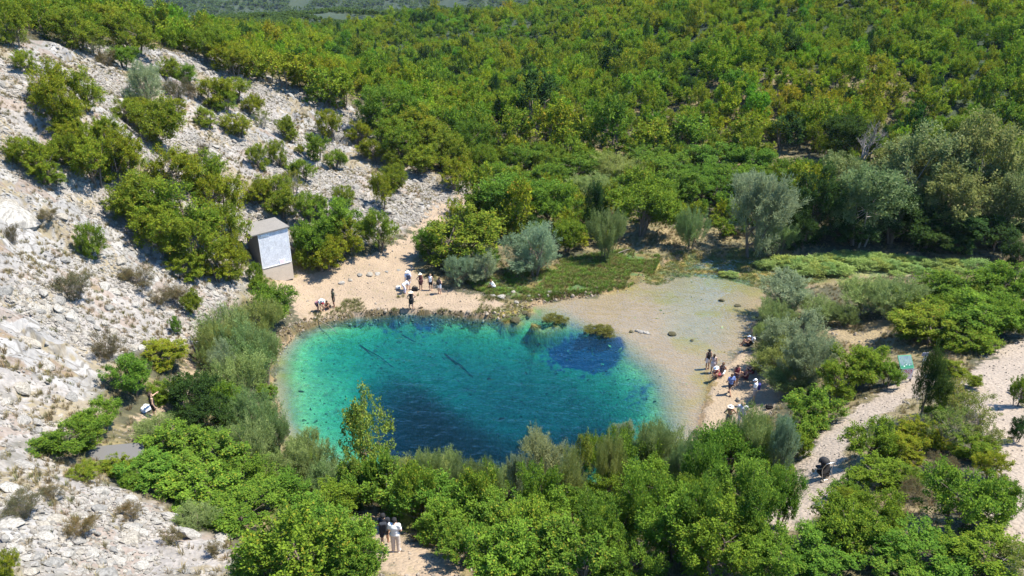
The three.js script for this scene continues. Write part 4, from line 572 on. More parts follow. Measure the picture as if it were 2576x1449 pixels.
// ---------------------------------------------------------------- hut, signs, pram, bags
const plaster = (r, g, b, amp, seed) => { const n = 256, a = new Uint8Array(n * n * 4); for (let j = 0; j < n; j++) for (let i = 0; i < n; i++) { const v = 1 + amp * (0.5 * fbm(i * 0.03 + seed, j * 0.03, 4) + 0.5 * vnoise(i * 0.22, j * 0.22 + seed) + 0.35 * vnoise(i * 0.8, j * 0.8)); const o = (j * n + i) * 4; const s = (c) => clamp(255 * Math.pow(clamp(c * v), 1 / 2.2), 0, 255); a[o] = s(r); a[o + 1] = s(g); a[o + 2] = s(b); a[o + 3] = 255; } return dataTex(a, n, true, true); };
function box(w, h, d, x, y, z, bevel = 0.015) { const g = new RoundedBoxGeometry(w, h, d, 1, Math.min(bevel, w / 3, h / 3, d / 3)); g.translate(x, y, z); return g; }
function sheetTexture(w, h, draw) { const cv = document.createElement('canvas'); cv.width = w; cv.height = h; const c = cv.getContext('2d'); draw(c, w, h); const t = new THREE.CanvasTexture(cv); t.colorSpace = THREE.SRGBColorSpace; return t; }
{
  const A = cast(667, 696), B = cast(736, 687), S = 2.75, hut = new THREE.Group(); hut.name = 'concrete_hut';
  const ang = -0.86; hut.rotation.y = ang; hut.position.set(A.x + 0.02, Math.min(A.y, B.y) - 0.1, A.z - S * 0.70);   // the corner towards the camera stands at the measured foot
  const H = 4.95, white = new THREE.MeshStandardMaterial({ map: plaster(0.60, 0.60, 0.63, 0.36, 3), roughness: 0.9, bumpMap: bumpTex, bumpScale: 0.01 }), grey = new THREE.MeshStandardMaterial({ map: plaster(0.21, 0.205, 0.205, 0.35, 8), roughness: 0.95 }), beige = new THREE.MeshStandardMaterial({ map: plaster(0.50, 0.415, 0.33, 0.18, 5), roughness: 0.95 }), conc = new THREE.MeshStandardMaterial({ map: plaster(0.20, 0.18, 0.16, 0.25, 11), roughness: 0.95 }), trim = std(lin(0.68, 0.67, 0.66), 0.85);
  mesh('wall', box(S, H, S, 0, H / 2, 0, 0.03), grey, hut);
  mesh('plinth', box(S + 0.05, 1.65, S + 0.05, 0, 0.825, 0, 0.02), beige, hut);
  // front face: local +x after the turn looks to the camera's right, +z to its left
  const front = new THREE.Group(); 
  mesh('painted_panel', box(0.04, 3.16, S - 0.16, S / 2 + 0.012, 3.28, 0, 0.01), white, hut);
  mesh('corner_strip', box(0.07, 3.24, 0.09, S / 2 + 0.008, 3.28, S / 2 - 0.035, 0.01), trim, hut); mesh('corner_strip', box(0.07, 3.24, 0.09, S / 2 + 0.008, 3.28, -S / 2 + 0.035, 0.01), trim, hut);
  mesh('ledge', box(0.07, 0.06, S - 0.2, S / 2 + 0.035, 1.69, 0, 0.01), trim, hut);
  const roof = mesh('roof', box(S + 0.28, 0.12, S + 0.75, 0, 0, 0, 0.02), conc, hut); roof.position.set(0.02, H + 0.04, 0.22); roof.rotation.z = -0.03; roof.rotation.x = 0.02;
  const plate = mesh('name_plate', box(0.03, 0.30, 0.8, S / 2 + 0.055, 4.7, S / 2 - 0.55, 0.008), std(lin(0.75, 0.75, 0.75), 0.6), hut); mesh('plate_border', mergeGeometries([box(0.01, 0.03, 0.7, S / 2 + 0.072, 4.8, S / 2 - 0.55, 0.003), box(0.01, 0.03, 0.7, S / 2 + 0.072, 4.6, S / 2 - 0.55, 0.003), box(0.01, 0.17, 0.03, S / 2 + 0.072, 4.7, S / 2 - 0.22, 0.003), box(0.01, 0.17, 0.03, S / 2 + 0.072, 4.7, S / 2 - 0.88, 0.003)]), std(lin(0.25, 0.24, 0.25), 0.7), plate);
  const note = mesh('notice', new THREE.PlaneGeometry(0.55, 0.5), new THREE.MeshStandardMaterial({ roughness: 0.7, map: sheetTexture(128, 116, (c, w, h) => { c.fillStyle = '#ece6ea'; c.fillRect(0, 0, w, h); c.fillStyle = '#c9a0a0'; for (let i = 0; i < 5; i++) c.fillRect(14, 18 + i * 18, w - 28 - (i % 3) * 14, 8); }) }), hut); note.rotation.y = Math.PI / 2; note.position.set(S / 2 + 0.06, 1.9, -0.5);
  mesh('lamp_bracket', mergeGeometries([box(0.16, 0.10, 0.14, -0.1, 4.35, S / 2 + 0.07, 0.02), box(0.04, 0.22, 0.05, -0.1, 4.2, S / 2 + 0.03, 0.01)]), trim, hut);
  mesh('wall_ring', box(0.2, 0.05, 0.06, -0.1, 1.75, S / 2 + 0.03, 0.01), trim, hut);
  mesh('door_hinge', box(0.05, 0.12, 0.03, 0.9, 2.0, S / 2 + 0.02, 0.005), trim, hut);
  tag(hut, 'tall concrete gauge hut with flat roof, white front and beige base', 'hut'); addTop(hut);
  const P = cast(731, 697), post = new THREE.Group(); post.name = 'wooden_post'; post.position.set(P.x, P.y - 0.1, P.z); post.rotation.set(0.05, 0.4, 0.03); mesh('pole', box(0.11, 1.75, 0.09, 0, 0.87, 0, 0.015), std(lin(0.46, 0.38, 0.31), 0.9), post); mesh('cap', box(0.13, 0.08, 0.2, 0, 1.78, 0.03, 0.015), std(lin(0.62, 0.56, 0.52), 0.9), post); tag(post, 'pale wooden post beside the concrete hut', 'post'); addTop(post);
  const r = rng(61); for (let k = 0; k < 9; k++) { const q = cast(690 + k * 5 + (r() - 0.5) * 8, 697 - k * 0.6 + r() * 6); stone(q.x, q.z, mix(0.12, 0.26, r()), 0.7, r, 'broken concrete lump at the foot of the hut', 'rubble lumps at the hut', 'concrete_lump'); }
}
{ // information board: map panel tilted back above a rules panel
  const P = cast(2275, 962), b = new THREE.Group(); b.name = 'information_board'; b.position.set(P.x, P.y, P.z); b.rotation.y = 0.12;
  const wood = std(lin(0.13, 0.10, 0.08), 0.9), green = std(lin(0.05, 0.24, 0.13), 0.6);
  for (const s of [-1, 1]) mesh('leg', box(0.08, 1.15, 0.08, s * 0.40, 0.5, -0.06, 0.01), wood, b);
  const low = mesh('rules_panel', box(0.8, 0.74, 0.04, 0, 0.62, 0, 0.01), std(lin(0.62, 0.58, 0.58), 0.7), b);
  const lowPrint = mesh('print', new THREE.PlaneGeometry(0.76, 0.70), new THREE.MeshStandardMaterial({ roughness: 0.65, map: sheetTexture(256, 236, (c, w, h) => { c.fillStyle = '#e3d7d4'; c.fillRect(0, 0, w, h); c.strokeStyle = '#b8494c'; c.lineWidth = 15; for (const x of [72, 184]) { c.beginPath(); c.arc(x, 64, 44, 0, 7); c.stroke(); c.beginPath(); c.moveTo(x - 30, 94); c.lineTo(x + 30, 34); c.stroke(); } c.fillStyle = '#c08a8a'; for (let i = 0; i < 4; i++) c.fillRect(34, 134 + i * 24, w - 68 - (i % 2) * 40, 10); }) }), low); lowPrint.position.set(0, 0.62, 0.024);
  const map = new THREE.Group(); const up = mesh('map_panel', box(0.9, 0.86, 0.05, 0, 0, 0, 0.012), green, b); up.position.set(-0.07, 1.34, -0.24); up.rotation.x = -0.72;
  const print = mesh('print', new THREE.PlaneGeometry(0.8, 0.74), new THREE.MeshStandardMaterial({ roughness: 0.35, map: sheetTexture(256, 236, (c, w, h) => { c.fillStyle = '#66787e'; c.fillRect(0, 0, w, h); const q = rng(3); for (let i = 0; i < 40; i++) { c.fillStyle = ['#708581', '#5a6d76', '#6b817a', '#4f7062'][(q() * 4) | 0]; c.beginPath(); c.ellipse(q() * w, q() * h * 0.8, 12 + q() * 34, 6 + q() * 18, q() * 3, 0, 7); c.fill(); } c.fillStyle = '#2a7555'; c.fillRect(0, h * 0.8, w, h * 0.2); c.fillStyle = '#dfe8d8'; c.fillRect(60, h * 0.82, 26, 18); c.fillRect(120, h * 0.72, 14, 12); c.fillRect(180, h * 0.76, 12, 16); }) }), up); print.position.z = 0.028;
  tag(b, 'information board with green-framed tilted map and two red prohibition rings', 'sign'); addTop(b);
  const Q = cast(2319, 925), s = new THREE.Group(); s.name = 'marker_sign'; s.position.set(Q.x, Q.y, Q.z); mesh('pole', box(0.07, 0.95, 0.07, 0, 0.45, 0, 0.01), std(lin(0.30, 0.29, 0.30), 0.7), s); const pl = mesh('plate', box(0.42, 0.26, 0.04, 0, 1.0, 0, 0.01), std(lin(0.30, 0.28, 0.36), 0.6), s); mesh('paper', box(0.2, 0.34, 0.012, 0.02, 0.70, 0.045, 0.004), std(lin(0.66, 0.66, 0.64), 0.8), s); tag(s, 'small grey marker sign on a post behind the information board', 'sign'); addTop(s);
}
{ // pram seen from behind
  const P = cast(2070, 1203), p = new THREE.Group(); p.name = 'pram'; p.position.set(P.x, P.y + 0.02, P.z); p.rotation.y = 0.25;
  const black = std(lin(0.012, 0.011, 0.012), 0.8), steel = std(lin(0.55, 0.54, 0.52), 0.35, { metalness: 0.8 }), rubber = std(lin(0.02, 0.02, 0.02), 0.9);
  const tube = (pts, rad) => new THREE.TubeGeometry(new THREE.CatmullRomCurve3(pts.map((q) => new V3(...q))), 20, rad, 6);
  const seat = new RoundedBoxGeometry(0.44, 0.62, 0.10, 3, 0.04); seat.rotateX(-0.35); seat.translate(0, 0.62, 0.02); mesh('seat', seat, black, p);
  const pan = new RoundedBoxGeometry(0.42, 0.09, 0.40, 3, 0.04); pan.translate(0, 0.42, -0.22); mesh('seat_pan', pan, black, p);
  const hood = new THREE.SphereGeometry(0.27, 18, 10, 0, Math.PI * 2, 0, Math.PI * 0.5); hood.scale(0.88, 0.9, 1.05); hood.rotateX(-0.3); hood.translate(0, 0.82, -0.12); mesh('hood', hood, black, p);
  const basket = new RoundedBoxGeometry(0.40, 0.16, 0.46, 2, 0.04); basket.translate(0, 0.24, -0.06); mesh('basket', basket, black, p);
  mesh('frame', mergeGeometries([tube([[-0.25, 0.12, 0.30], [-0.25, 0.6, 0.14], [-0.25, 0.95, 0.26]], 0.015), tube([[0.25, 0.12, 0.30], [0.25, 0.6, 0.14], [0.25, 0.95, 0.26]], 0.015), tube([[-0.25, 0.66, 0.12], [-0.23, 0.4, -0.2], [-0.2, 0.1, -0.48]], 0.014), tube([[0.25, 0.66, 0.12], [0.23, 0.4, -0.2], [0.2, 0.1, -0.48]], 0.014), tube([[-0.25, 0.14, 0.30], [0, 0.14, 0.30], [0.25, 0.14, 0.30]], 0.013)]), steel, p);
  mesh('handle', tube([[-0.25, 0.93, 0.25], [-0.22, 1.06, 0.32], [0, 1.10, 0.34], [0.22, 1.06, 0.32], [0.25, 0.93, 0.25]], 0.017), steel, p);
  for (const [x, z, rr] of [[-0.28, 0.30, 0.12], [0.28, 0.30, 0.12], [-0.21, -0.48, 0.09], [0.21, -0.48, 0.09]]) { const w = new THREE.Group(); w.name = 'wheel'; w.position.set(x, rr, z); w.rotation.y = Math.PI / 2; p.add(w); mesh('tyre', new THREE.TorusGeometry(rr - 0.02, 0.022, 8, 20), rubber, w); mesh('rim', mergeGeometries([new THREE.TorusGeometry(rr - 0.045, 0.008, 6, 18), ...[0, 1, 2].map((k) => { const g = new THREE.BoxGeometry(2 * rr - 0.09, 0.014, 0.012); g.rotateZ(k * Math.PI / 3); return g; })]), steel, w); }
  tag(p, 'empty black pram with silver handle on the gravel footpath', 'pram'); addTop(p);
}
function bag(px, py, w, color, label, name = 'bag', kind = 'bag') {
  const P = cast(px, py), b = new THREE.Group(); b.name = numbered(name); b.position.set(P.x, P.y, P.z); b.rotation.y = px * 0.37; const m = std(lin(...color), 0.85);
  const g = new RoundedBoxGeometry(w, w * 0.62, w * 0.5, 4, w * 0.16), q = g.attributes.position; for (let i = 0; i < q.count; i++) { const k = 1 - 0.25 * (q.getY(i) / w + 0.3) + 0.05 * vnoise(q.getX(i) * 9, q.getZ(i) * 9 + px); q.setXYZ(i, q.getX(i) * k, q.getY(i), q.getZ(i) * k); } g.translate(0, w * 0.3, 0); g.computeVertexNormals(); mesh('sack', g, m, b);
  const st = new THREE.TorusGeometry(w * 0.22, w * 0.035, 6, 16, Math.PI); st.translate(0, w * 0.56, 0); mesh('strap', st, m, b); const pk = new RoundedBoxGeometry(w * 0.6, w * 0.3, w * 0.12, 2, w * 0.04); pk.translate(0, w * 0.24, w * 0.26); mesh('pocket', pk, m, b);
  tag(b, label, kind); addTop(b);
}
bag(1044, 731, 0.62, [0.012, 0.011, 0.012], 'black bag on the ground beside the people on the clearing');
bag(1002, 727, 0.5, [0.62, 0.60, 0.56], 'white sack on the grass by the people in white');
bag(1889, 1022, 0.55, [0.010, 0.010, 0.014], 'black rucksack lying by the feet of the man in white cap', 'rucksack', 'rucksack');
bag(1935, 1028, 0.5, [0.013, 0.012, 0.012], 'dark bag lying on the sand under the willows');
bag(1856, 1009, 0.38, [0.30, 0.26, 0.20], 'sand-coloured bag on the open beach');
bag(368, 1035, 0.6, [0.72, 0.73, 0.76], 'white bag beside the walker in black on the bushy path');
// ---------------------------------------------------------------- people
function surfaceNet(f, lo, hi, h) {   // mesh of f = 0, negative inside
  const nx = Math.ceil((hi[0] - lo[0]) / h) + 1, ny = Math.ceil((hi[1] - lo[1]) / h) + 1, nz = Math.ceil((hi[2] - lo[2]) / h) + 1, F = new Float32Array(nx * ny * nz), id = (i, j, k) => (k * ny + j) * nx + i;
  for (let k = 0; k < nz; k++) for (let j = 0; j < ny; j++) for (let i = 0; i < nx; i++) F[id(i, j, k)] = f(lo[0] + i * h, lo[1] + j * h, lo[2] + k * h);
  const vid = new Int32Array(nx * ny * nz).fill(-1), pos = [], idx = [];
  for (let k = 0; k < nz - 1; k++) for (let j = 0; j < ny - 1; j++) for (let i = 0; i < nx - 1; i++) {
    let n = 0, x = 0, y = 0, z = 0;
    for (let e = 0; e < 12; e++) { const ax = e >> 2, b = e & 3, o = [0, 0, 0]; o[(ax + 1) % 3] = b & 1; o[(ax + 2) % 3] = b >> 1; const p = [...o]; p[ax] = 1; const a = F[id(i + o[0], j + o[1], k + o[2])], c = F[id(i + p[0], j + p[1], k + p[2])]; if ((a < 0) !== (c < 0)) { const t = a / (a - c); x += o[0] + (p[0] - o[0]) * t; y += o[1] + (p[1] - o[1]) * t; z += o[2] + (p[2] - o[2]) * t; n++; } }
    if (n) { vid[id(i, j, k)] = pos.length / 3; pos.push(lo[0] + (i + x / n) * h, lo[1] + (j + y / n) * h, lo[2] + (k + z / n) * h); }
  }
  for (let k = 1; k < nz - 1; k++) for (let j = 1; j < ny - 1; j++) for (let i = 1; i < nx - 1; i++) {
    const a = F[id(i, j, k)];
    for (let ax = 0; ax < 3; ax++) { const d = [0, 0, 0]; d[ax] = 1; const c = F[id(i + d[0], j + d[1], k + d[2])]; if ((a < 0) === (c < 0)) continue; const u = [0, 0, 0], v = [0, 0, 0]; u[(ax + 1) % 3] = 1; v[(ax + 2) % 3] = 1; const q = [vid[id(i, j, k)], vid[id(i - u[0], j - u[1], k - u[2])], vid[id(i - u[0] - v[0], j - u[1] - v[1], k - u[2] - v[2])], vid[id(i - v[0], j - v[1], k - v[2])]]; if (q.some((w) => w < 0)) continue; if (a < 0) idx.push(q[0], q[1], q[2], q[0], q[2], q[3]); else idx.push(q[0], q[2], q[1], q[0], q[3], q[2]); }
  }
  const g = new THREE.BufferGeometry(); g.setAttribute('position', new THREE.Float32BufferAttribute(pos, 3)); g.setIndex(idx); g.computeVertexNormals(); return g;
}
const cap = (x, y, z, b) => { const [ax, ay, az, bx, by, bz, ra, rb] = b, dx = bx - ax, dy = by - ay, dz = bz - az, t = clamp(((x - ax) * dx + (y - ay) * dy + (z - az) * dz) / (dx * dx + dy * dy + dz * dz + 1e-9)); return Math.hypot(x - ax - dx * t, y - ay - dy * t, z - az - dz * t) - (ra + (rb - ra) * t); };
const smin = (a, b, k) => { const h = Math.max(k - Math.abs(a - b), 0) / k; return Math.min(a, b) - h * h * k * 0.25; };
const field = (bones, k) => (x, y, z) => { let d = 9; for (const b of bones) d = smin(d, cap(x, y, z, b), k); return d; };
function boundsOf(bones, pad) { const lo = [9, 9, 9], hi = [-9, -9, -9]; for (const b of bones) for (let e = 0; e < 2; e++) for (let a = 0; a < 3; a++) { const r = b[6 + e]; lo[a] = Math.min(lo[a], b[e * 3 + a] - r - pad); hi[a] = Math.max(hi[a], b[e * 3 + a] + r + pad); } return [lo, hi]; }
const net = (bones, k, h, inflate = 0, extra) => { const f = field(bones, k), [lo, hi] = boundsOf(bones, 0.05 + inflate); return surfaceNet((x, y, z) => { const d = f(x, y, z) - inflate; return extra ? Math.max(d, extra(x, y, z)) : d; }, lo, hi, h); };
// head (origin at the base of the skull, facing +z) and hand (wrist at origin, fingers along -y, palm to +z, thumb to +x)
const headGeo = (() => { const base = [[0, 0.105, -0.012, 0, 0.125, -0.005, 0.088, 0.088], [0, 0.07, 0.03, 0, 0.035, 0.045, 0.066, 0.042], [0, 0.095, 0.092, 0, 0.062, 0.112, 0.009, 0.014], [-0.085, 0.085, -0.005, -0.085, 0.105, -0.01, 0.014, 0.017], [0.085, 0.085, -0.005, 0.085, 0.105, -0.01, 0.014, 0.017], [-0.03, 0.034, 0.076, 0.03, 0.034, 0.076, 0.011, 0.011], [-0.045, 0.118, 0.076, 0.045, 0.118, 0.076, 0.013, 0.013]], f = field(base, 0.03), eye = (x, y, z) => Math.hypot(Math.abs(x) - 0.031, y - 0.095, z - 0.098) - 0.014; return surfaceNet((x, y, z) => Math.max(f(x, y, z), -eye(x, y, z)), [-0.13, -0.03, -0.13], [0.13, 0.25, 0.16], 0.011); })();
const handGeo = (() => { const b = [[0, 0, 0, 0, -0.03, 0, 0.026, 0.030], [-0.022, -0.05, 0, 0.022, -0.05, 0, 0.020, 0.022], [-0.026, -0.085, 0.002, 0.026, -0.085, 0.002, 0.014, 0.016]]; for (const [x, l] of [[0.027, 0.068], [0.009, 0.078], [-0.009, 0.072], [-0.027, 0.056]]) { b.push([x, -0.085, 0.002, x * 1.12, -0.085 - l * 0.5, 0.006, 0.0095, 0.0085]); b.push([x * 1.12, -0.085 - l * 0.5, 0.006, x * 1.15, -0.085 - l, 0.024, 0.0085, 0.0075]); } b.push([0.026, -0.03, 0.008, 0.052, -0.07, 0.018, 0.014, 0.011]); b.push([0.052, -0.07, 0.018, 0.058, -0.10, 0.026, 0.011, 0.009]); return net(b, 0.009, 0.0065); })();
function placeGeo(g, p, yAxis, zHint, mirror, s = 1) { const c = g.clone(), Y = new V3(...yAxis).normalize(), X = new V3().crossVectors(Y, new V3(...zHint)).normalize(), Z = new V3().crossVectors(X, Y); c.applyMatrix4(new THREE.Matrix4().makeBasis(X, Y, Z).scale(new V3(mirror ? -s : s, s, s)).setPosition(...p)); if (mirror) { const ix = c.index.array; for (let i = 0; i < ix.length; i += 3) { const t = ix[i]; ix[i] = ix[i + 1]; ix[i + 1] = t; } } c.computeVertexNormals(); return c; }
// joints of each pose, metres for a 1.72 m adult facing +z
const STAND = { pel: [0, 0.93, 0], chest: [0, 1.28, 0], neck: [0, 1.45, 0.0], head: [0, 1.49, 0.01], face: [0, 0.1, 1], hipR: [-0.095, 0.90, 0], hipL: [0.095, 0.90, 0], kneeR: [-0.105, 0.49, 0.02], kneeL: [0.105, 0.49, 0.02], ankR: [-0.11, 0.08, -0.02], ankL: [0.11, 0.08, -0.02], toeR: [-0.13, 0.035, 0.13], toeL: [0.13, 0.035, 0.13], shR: [-0.18, 1.40, 0], shL: [0.18, 1.40, 0], elR: [-0.235, 1.11, -0.03], elL: [0.235, 1.11, -0.03], wrR: [-0.25, 0.87, 0.05], wrL: [0.25, 0.87, 0.05] };
const POSES = {
  stand: {}, akimbo: { elR: [-0.38, 1.17, -0.06], wrR: [-0.19, 1.00, 0.06] }, both_hips: { elR: [-0.38, 1.17, -0.06], wrR: [-0.19, 1.00, 0.06], elL: [0.38, 1.17, -0.06], wrL: [0.19, 1.00, 0.06], kneeL: [0.16, 0.49, 0.03], ankL: [0.24, 0.08, 0.0], toeL: [0.29, 0.035, 0.14] },
  hold: { elR: [-0.25, 1.13, 0.02], wrR: [-0.12, 1.14, 0.25], elL: [0.25, 1.13, 0.02], wrL: [0.10, 1.16, 0.26], head: [0, 1.48, 0.03], face: [0, -0.35, 1] },
  walk: { kneeR: [-0.10, 0.50, 0.14], ankR: [-0.10, 0.09, 0.22], toeR: [-0.12, 0.05, 0.37], kneeL: [0.10, 0.47, -0.06], ankL: [0.10, 0.12, -0.32], toeL: [0.11, 0.04, -0.19], elR: [-0.24, 1.12, -0.12], wrR: [-0.22, 0.92, -0.12], elL: [0.24, 1.12, 0.07], wrL: [0.22, 0.95, 0.24] },
  point: { elL: [0.33, 1.30, 0.18], wrL: [0.42, 1.34, 0.40], head: [0, 1.49, 0.01] },
  bend: { pel: [0, 0.90, -0.14], chest: [0, 1.06, 0.20], neck: [0, 1.10, 0.36], head: [0, 1.11, 0.40], face: [0, -0.85, 0.6], hipR: [-0.095, 0.87, -0.14], hipL: [0.095, 0.87, -0.14], kneeR: [-0.11, 0.48, 0.0], kneeL: [0.11, 0.48, 0.0], shR: [-0.18, 1.08, 0.29], shL: [0.18, 1.08, 0.29], elR: [-0.20, 0.82, 0.36], elL: [0.20, 0.82, 0.36], wrR: [-0.14, 0.60, 0.42], wrL: [0.14, 0.60, 0.42] },
  squat: { pel: [0, 0.30, -0.15], chest: [0, 0.62, 0.03], neck: [0, 0.77, 0.12], head: [0, 0.80, 0.15], face: [0, -0.4, 1], hipR: [-0.10, 0.28, -0.13], hipL: [0.10, 0.28, -0.13], kneeR: [-0.17, 0.50, 0.26], kneeL: [0.17, 0.50, 0.26], ankR: [-0.13, 0.08, 0.0], ankL: [0.13, 0.08, 0.0], toeR: [-0.16, 0.035, 0.15], toeL: [0.16, 0.035, 0.15], shR: [-0.18, 0.73, 0.08], shL: [0.18, 0.73, 0.08], elR: [-0.22, 0.50, 0.26], elL: [0.22, 0.50, 0.26], wrR: [-0.08, 0.42, 0.42], wrL: [0.08, 0.40, 0.43] },
  sit: { pel: [0, 0.13, 0], chest: [0, 0.47, -0.05], neck: [0, 0.64, -0.02], head: [0, 0.68, 0.0], hipR: [-0.095, 0.12, 0.03], hipL: [0.095, 0.12, 0.03], kneeR: [-0.13, 0.46, 0.31], kneeL: [0.14, 0.42, 0.35], ankR: [-0.12, 0.09, 0.50], ankL: [0.15, 0.09, 0.56], toeR: [-0.13, 0.05, 0.66], toeL: [0.18, 0.05, 0.71], shR: [-0.18, 0.59, -0.04], shL: [0.18, 0.59, -0.04], elR: [-0.25, 0.37, 0.13], elL: [0.25, 0.37, 0.13], wrR: [-0.15, 0.44, 0.33], wrL: [0.14, 0.42, 0.36] },
};
const lerp3 = (a, b, t) => [mix(a[0], b[0], t), mix(a[1], b[1], t), mix(a[2], b[2], t)], bone = (a, b, ra, rb) => [...a, ...b, ra, rb];
const poseCache = new Map();
function poseGeos(pose) {
  if (poseCache.has(pose)) return poseCache.get(pose);
  const J = { ...STAND, ...POSES[pose] }, mid = lerp3(J.pel, J.chest, 0.5), up = (a, b) => new V3(...b).sub(new V3(...a)).normalize().toArray(), spine = up(J.pel, J.chest);
  const across = (c, w, y, ra) => bone([c[0] - w, c[1] + y, c[2]], [c[0] + w, c[1] + y, c[2]], ra, ra);
  const torso = [across(J.pel, 0.065, 0, 0.105), across(mid, 0.055, 0, 0.092), across(J.chest, 0.075, 0, 0.105), bone(mid, J.chest, 0.098, 0.11), bone(J.pel, mid, 0.105, 0.098), bone(J.shR, J.shL, 0.058, 0.058)];
  const arm = (s) => [bone(J['sh' + s], J['el' + s], 0.052, 0.040), bone(J['el' + s], J['wr' + s], 0.040, 0.026)], leg = (s) => [bone(J['hip' + s], J['knee' + s], 0.088, 0.056), bone(J['knee' + s], lerp3(J['knee' + s], J['ank' + s], 0.35), 0.054, 0.056), bone(lerp3(J['knee' + s], J['ank' + s], 0.35), J['ank' + s], 0.056, 0.036), bone(J['ank' + s], J['toe' + s], 0.040, 0.030), bone([J['ank' + s][0], J['toe' + s][1] + 0.005, J['ank' + s][2] - 0.02], J['toe' + s], 0.036, 0.032)];
  const all = [...torso, bone(J.chest, J.neck, 0.07, 0.052), bone(J.neck, [J.head[0], J.head[1] + 0.05, J.head[2]], 0.052, 0.050), ...arm('R'), ...arm('L'), ...leg('R'), ...leg('L')];
  const parts = [net(all, 0.045, 0.021), placeGeo(headGeo, J.head, [0, 1, 0].map((v, i) => v + 0.0 * i), J.face)];
  { const Z = new V3(...J.face).normalize(), Y = new V3(0, 1, 0).addScaledVector(Z, -Z.y).normalize(); if (Math.abs(Z.y) > 0.5) Y.set(0, 1, 0).addScaledVector(Z, -Z.y).normalize(); parts[1] = placeGeo(headGeo, J.head, Y.toArray(), Z.toArray()); J.Y = Y.toArray(); J.Z = Z.toArray(); }
  for (const s of ['R', 'L']) { const d = new V3(...J['wr' + s]).sub(new V3(...J['el' + s])).normalize(); parts.push(placeGeo(handGeo, J['wr' + s], d.clone().negate().toArray(), [s === 'R' ? 1 : -1, 0, 0.2], s === 'L')); }
  const out = { J, body: mergeGeometries(parts) };
  const sleeves = (t) => ['R', 'L'].map((s) => bone(J['sh' + s], lerp3(J['sh' + s], J['el' + s], t), 0.056, 0.052)), legs = (t) => ['R', 'L'].flatMap((s) => t <= 1 ? [bone(J['hip' + s], lerp3(J['hip' + s], J['knee' + s], t), 0.092, mix(0.092, 0.066, t))] : [bone(J['hip' + s], J['knee' + s], 0.092, 0.066), bone(J['knee' + s], lerp3(J['knee' + s], J['ank' + s], t - 1), 0.066, 0.055)]);
  out.tee = net([...torso, ...sleeves(0.62)], 0.05, 0.022, 0.020, (x, y, z) => -((x - J.pel[0]) * spine[0] + (y - J.pel[1]) * spine[1] + (z - J.pel[2]) * spine[2] + 0.03));
  out.tank = net(torso, 0.05, 0.022, 0.018, (x, y, z) => Math.max(-((x - J.pel[0]) * spine[0] + (y - J.pel[1]) * spine[1] + (z - J.pel[2]) * spine[2] + 0.03), Math.abs(x) - 0.155));
  out.shorts = net([torso[0], ...legs(0.62)], 0.04, 0.022, 0.018); out.trousers = net([torso[0], ...legs(1.85)], 0.035, 0.022, 0.014);
  out.skirt = net([torso[0], ...legs(0.55), bone(J.pel, lerp3(lerp3(J.kneeR, J.kneeL, 0.5), J.pel, 0.35), 0.13, 0.15)], 0.10, 0.024, 0.022);
  const inv = (x, y, z) => { const px = x - J.head[0], py = y - J.head[1], pz = z - J.head[2], Y = J.Y, Z = J.Z; return [px, px * Y[0] + py * Y[1] + pz * Y[2], px * Z[0] + py * Z[1] + pz * Z[2]]; };
  const at = (q) => { const X = new V3().crossVectors(new V3(...J.Y), new V3(...J.Z)); return [J.head[0] + X.x * q[0] + J.Y[0] * q[1] + J.Z[0] * q[2], J.head[1] + X.y * q[0] + J.Y[1] * q[1] + J.Z[1] * q[2], J.head[2] + X.z * q[0] + J.Y[2] * q[1] + J.Z[2] * q[2]]; };
  const skull = bone(at([0, 0.115, -0.02]), at([0, 0.128, -0.008]), 0.098, 0.098);
  out.hair = net([skull], 0.02, 0.016, 0.006, (x, y, z) => { const [, b, c] = inv(x, y, z); return Math.min(0.05 + c * 0.9 - (b - 0.06) * 0.95, 1); });
  out.long_hair = net([skull, bone(at([0, 0.09, -0.07]), at([0, -0.08, -0.09]), 0.07, 0.05)], 0.03, 0.016, 0.006, (x, y, z) => { const [, b, c] = inv(x, y, z); return 0.05 + c * 0.9 - (b - 0.06) * 0.95 > 0.0 && c > -0.02 ? 0.05 + c * 0.9 - (b - 0.06) * 0.95 : -1; });
  const M4 = (q) => new THREE.Matrix4().makeBasis(new V3().crossVectors(new V3(...J.Y), new V3(...J.Z)), new V3(...J.Y), new V3(...J.Z)).setPosition(...at(q));
  out.sun_hat = mergeGeometries([new THREE.LatheGeometry([[0.0, 0.11], [0.06, 0.105], [0.098, 0.06], [0.106, 0.0], [0.15, -0.012], [0.20, -0.03], [0.19, -0.036], [0.105, -0.008], [0.09, 0.05]].map((p) => new THREE.Vector2(...p)), 20)].map((g) => g.applyMatrix4(M4([0, 0.15, -0.01]))));
  const peak = new THREE.CylinderGeometry(0.085, 0.09, 0.012, 14, 1, false, -Math.PI / 2, Math.PI); peak.scale(1, 1, 1.25); peak.translate(0, -0.01, 0.06); const dome = new THREE.SphereGeometry(0.107, 18, 9, 0, 6.2832, 0, Math.PI * 0.5); dome.scale(1, 0.95, 1.05);
  out.cap = mergeGeometries([dome, peak].map((g) => g.applyMatrix4(M4([0, 0.135, -0.012]))));
  const pack = new RoundedBoxGeometry(0.30, 0.42, 0.17, 4, 0.06), C = new V3(...lerp3(J.pel, J.chest, 0.75)), back = new V3(0, spine[2], -spine[1]).normalize(); pack.applyMatrix4(new THREE.Matrix4().makeBasis(new V3(1, 0, 0), new V3(...spine), back.clone().negate()).setPosition(C.x + back.x * 0.21, C.y + back.y * 0.21 + 0.02, C.z + back.z * 0.21));
  out.backpack = pack;
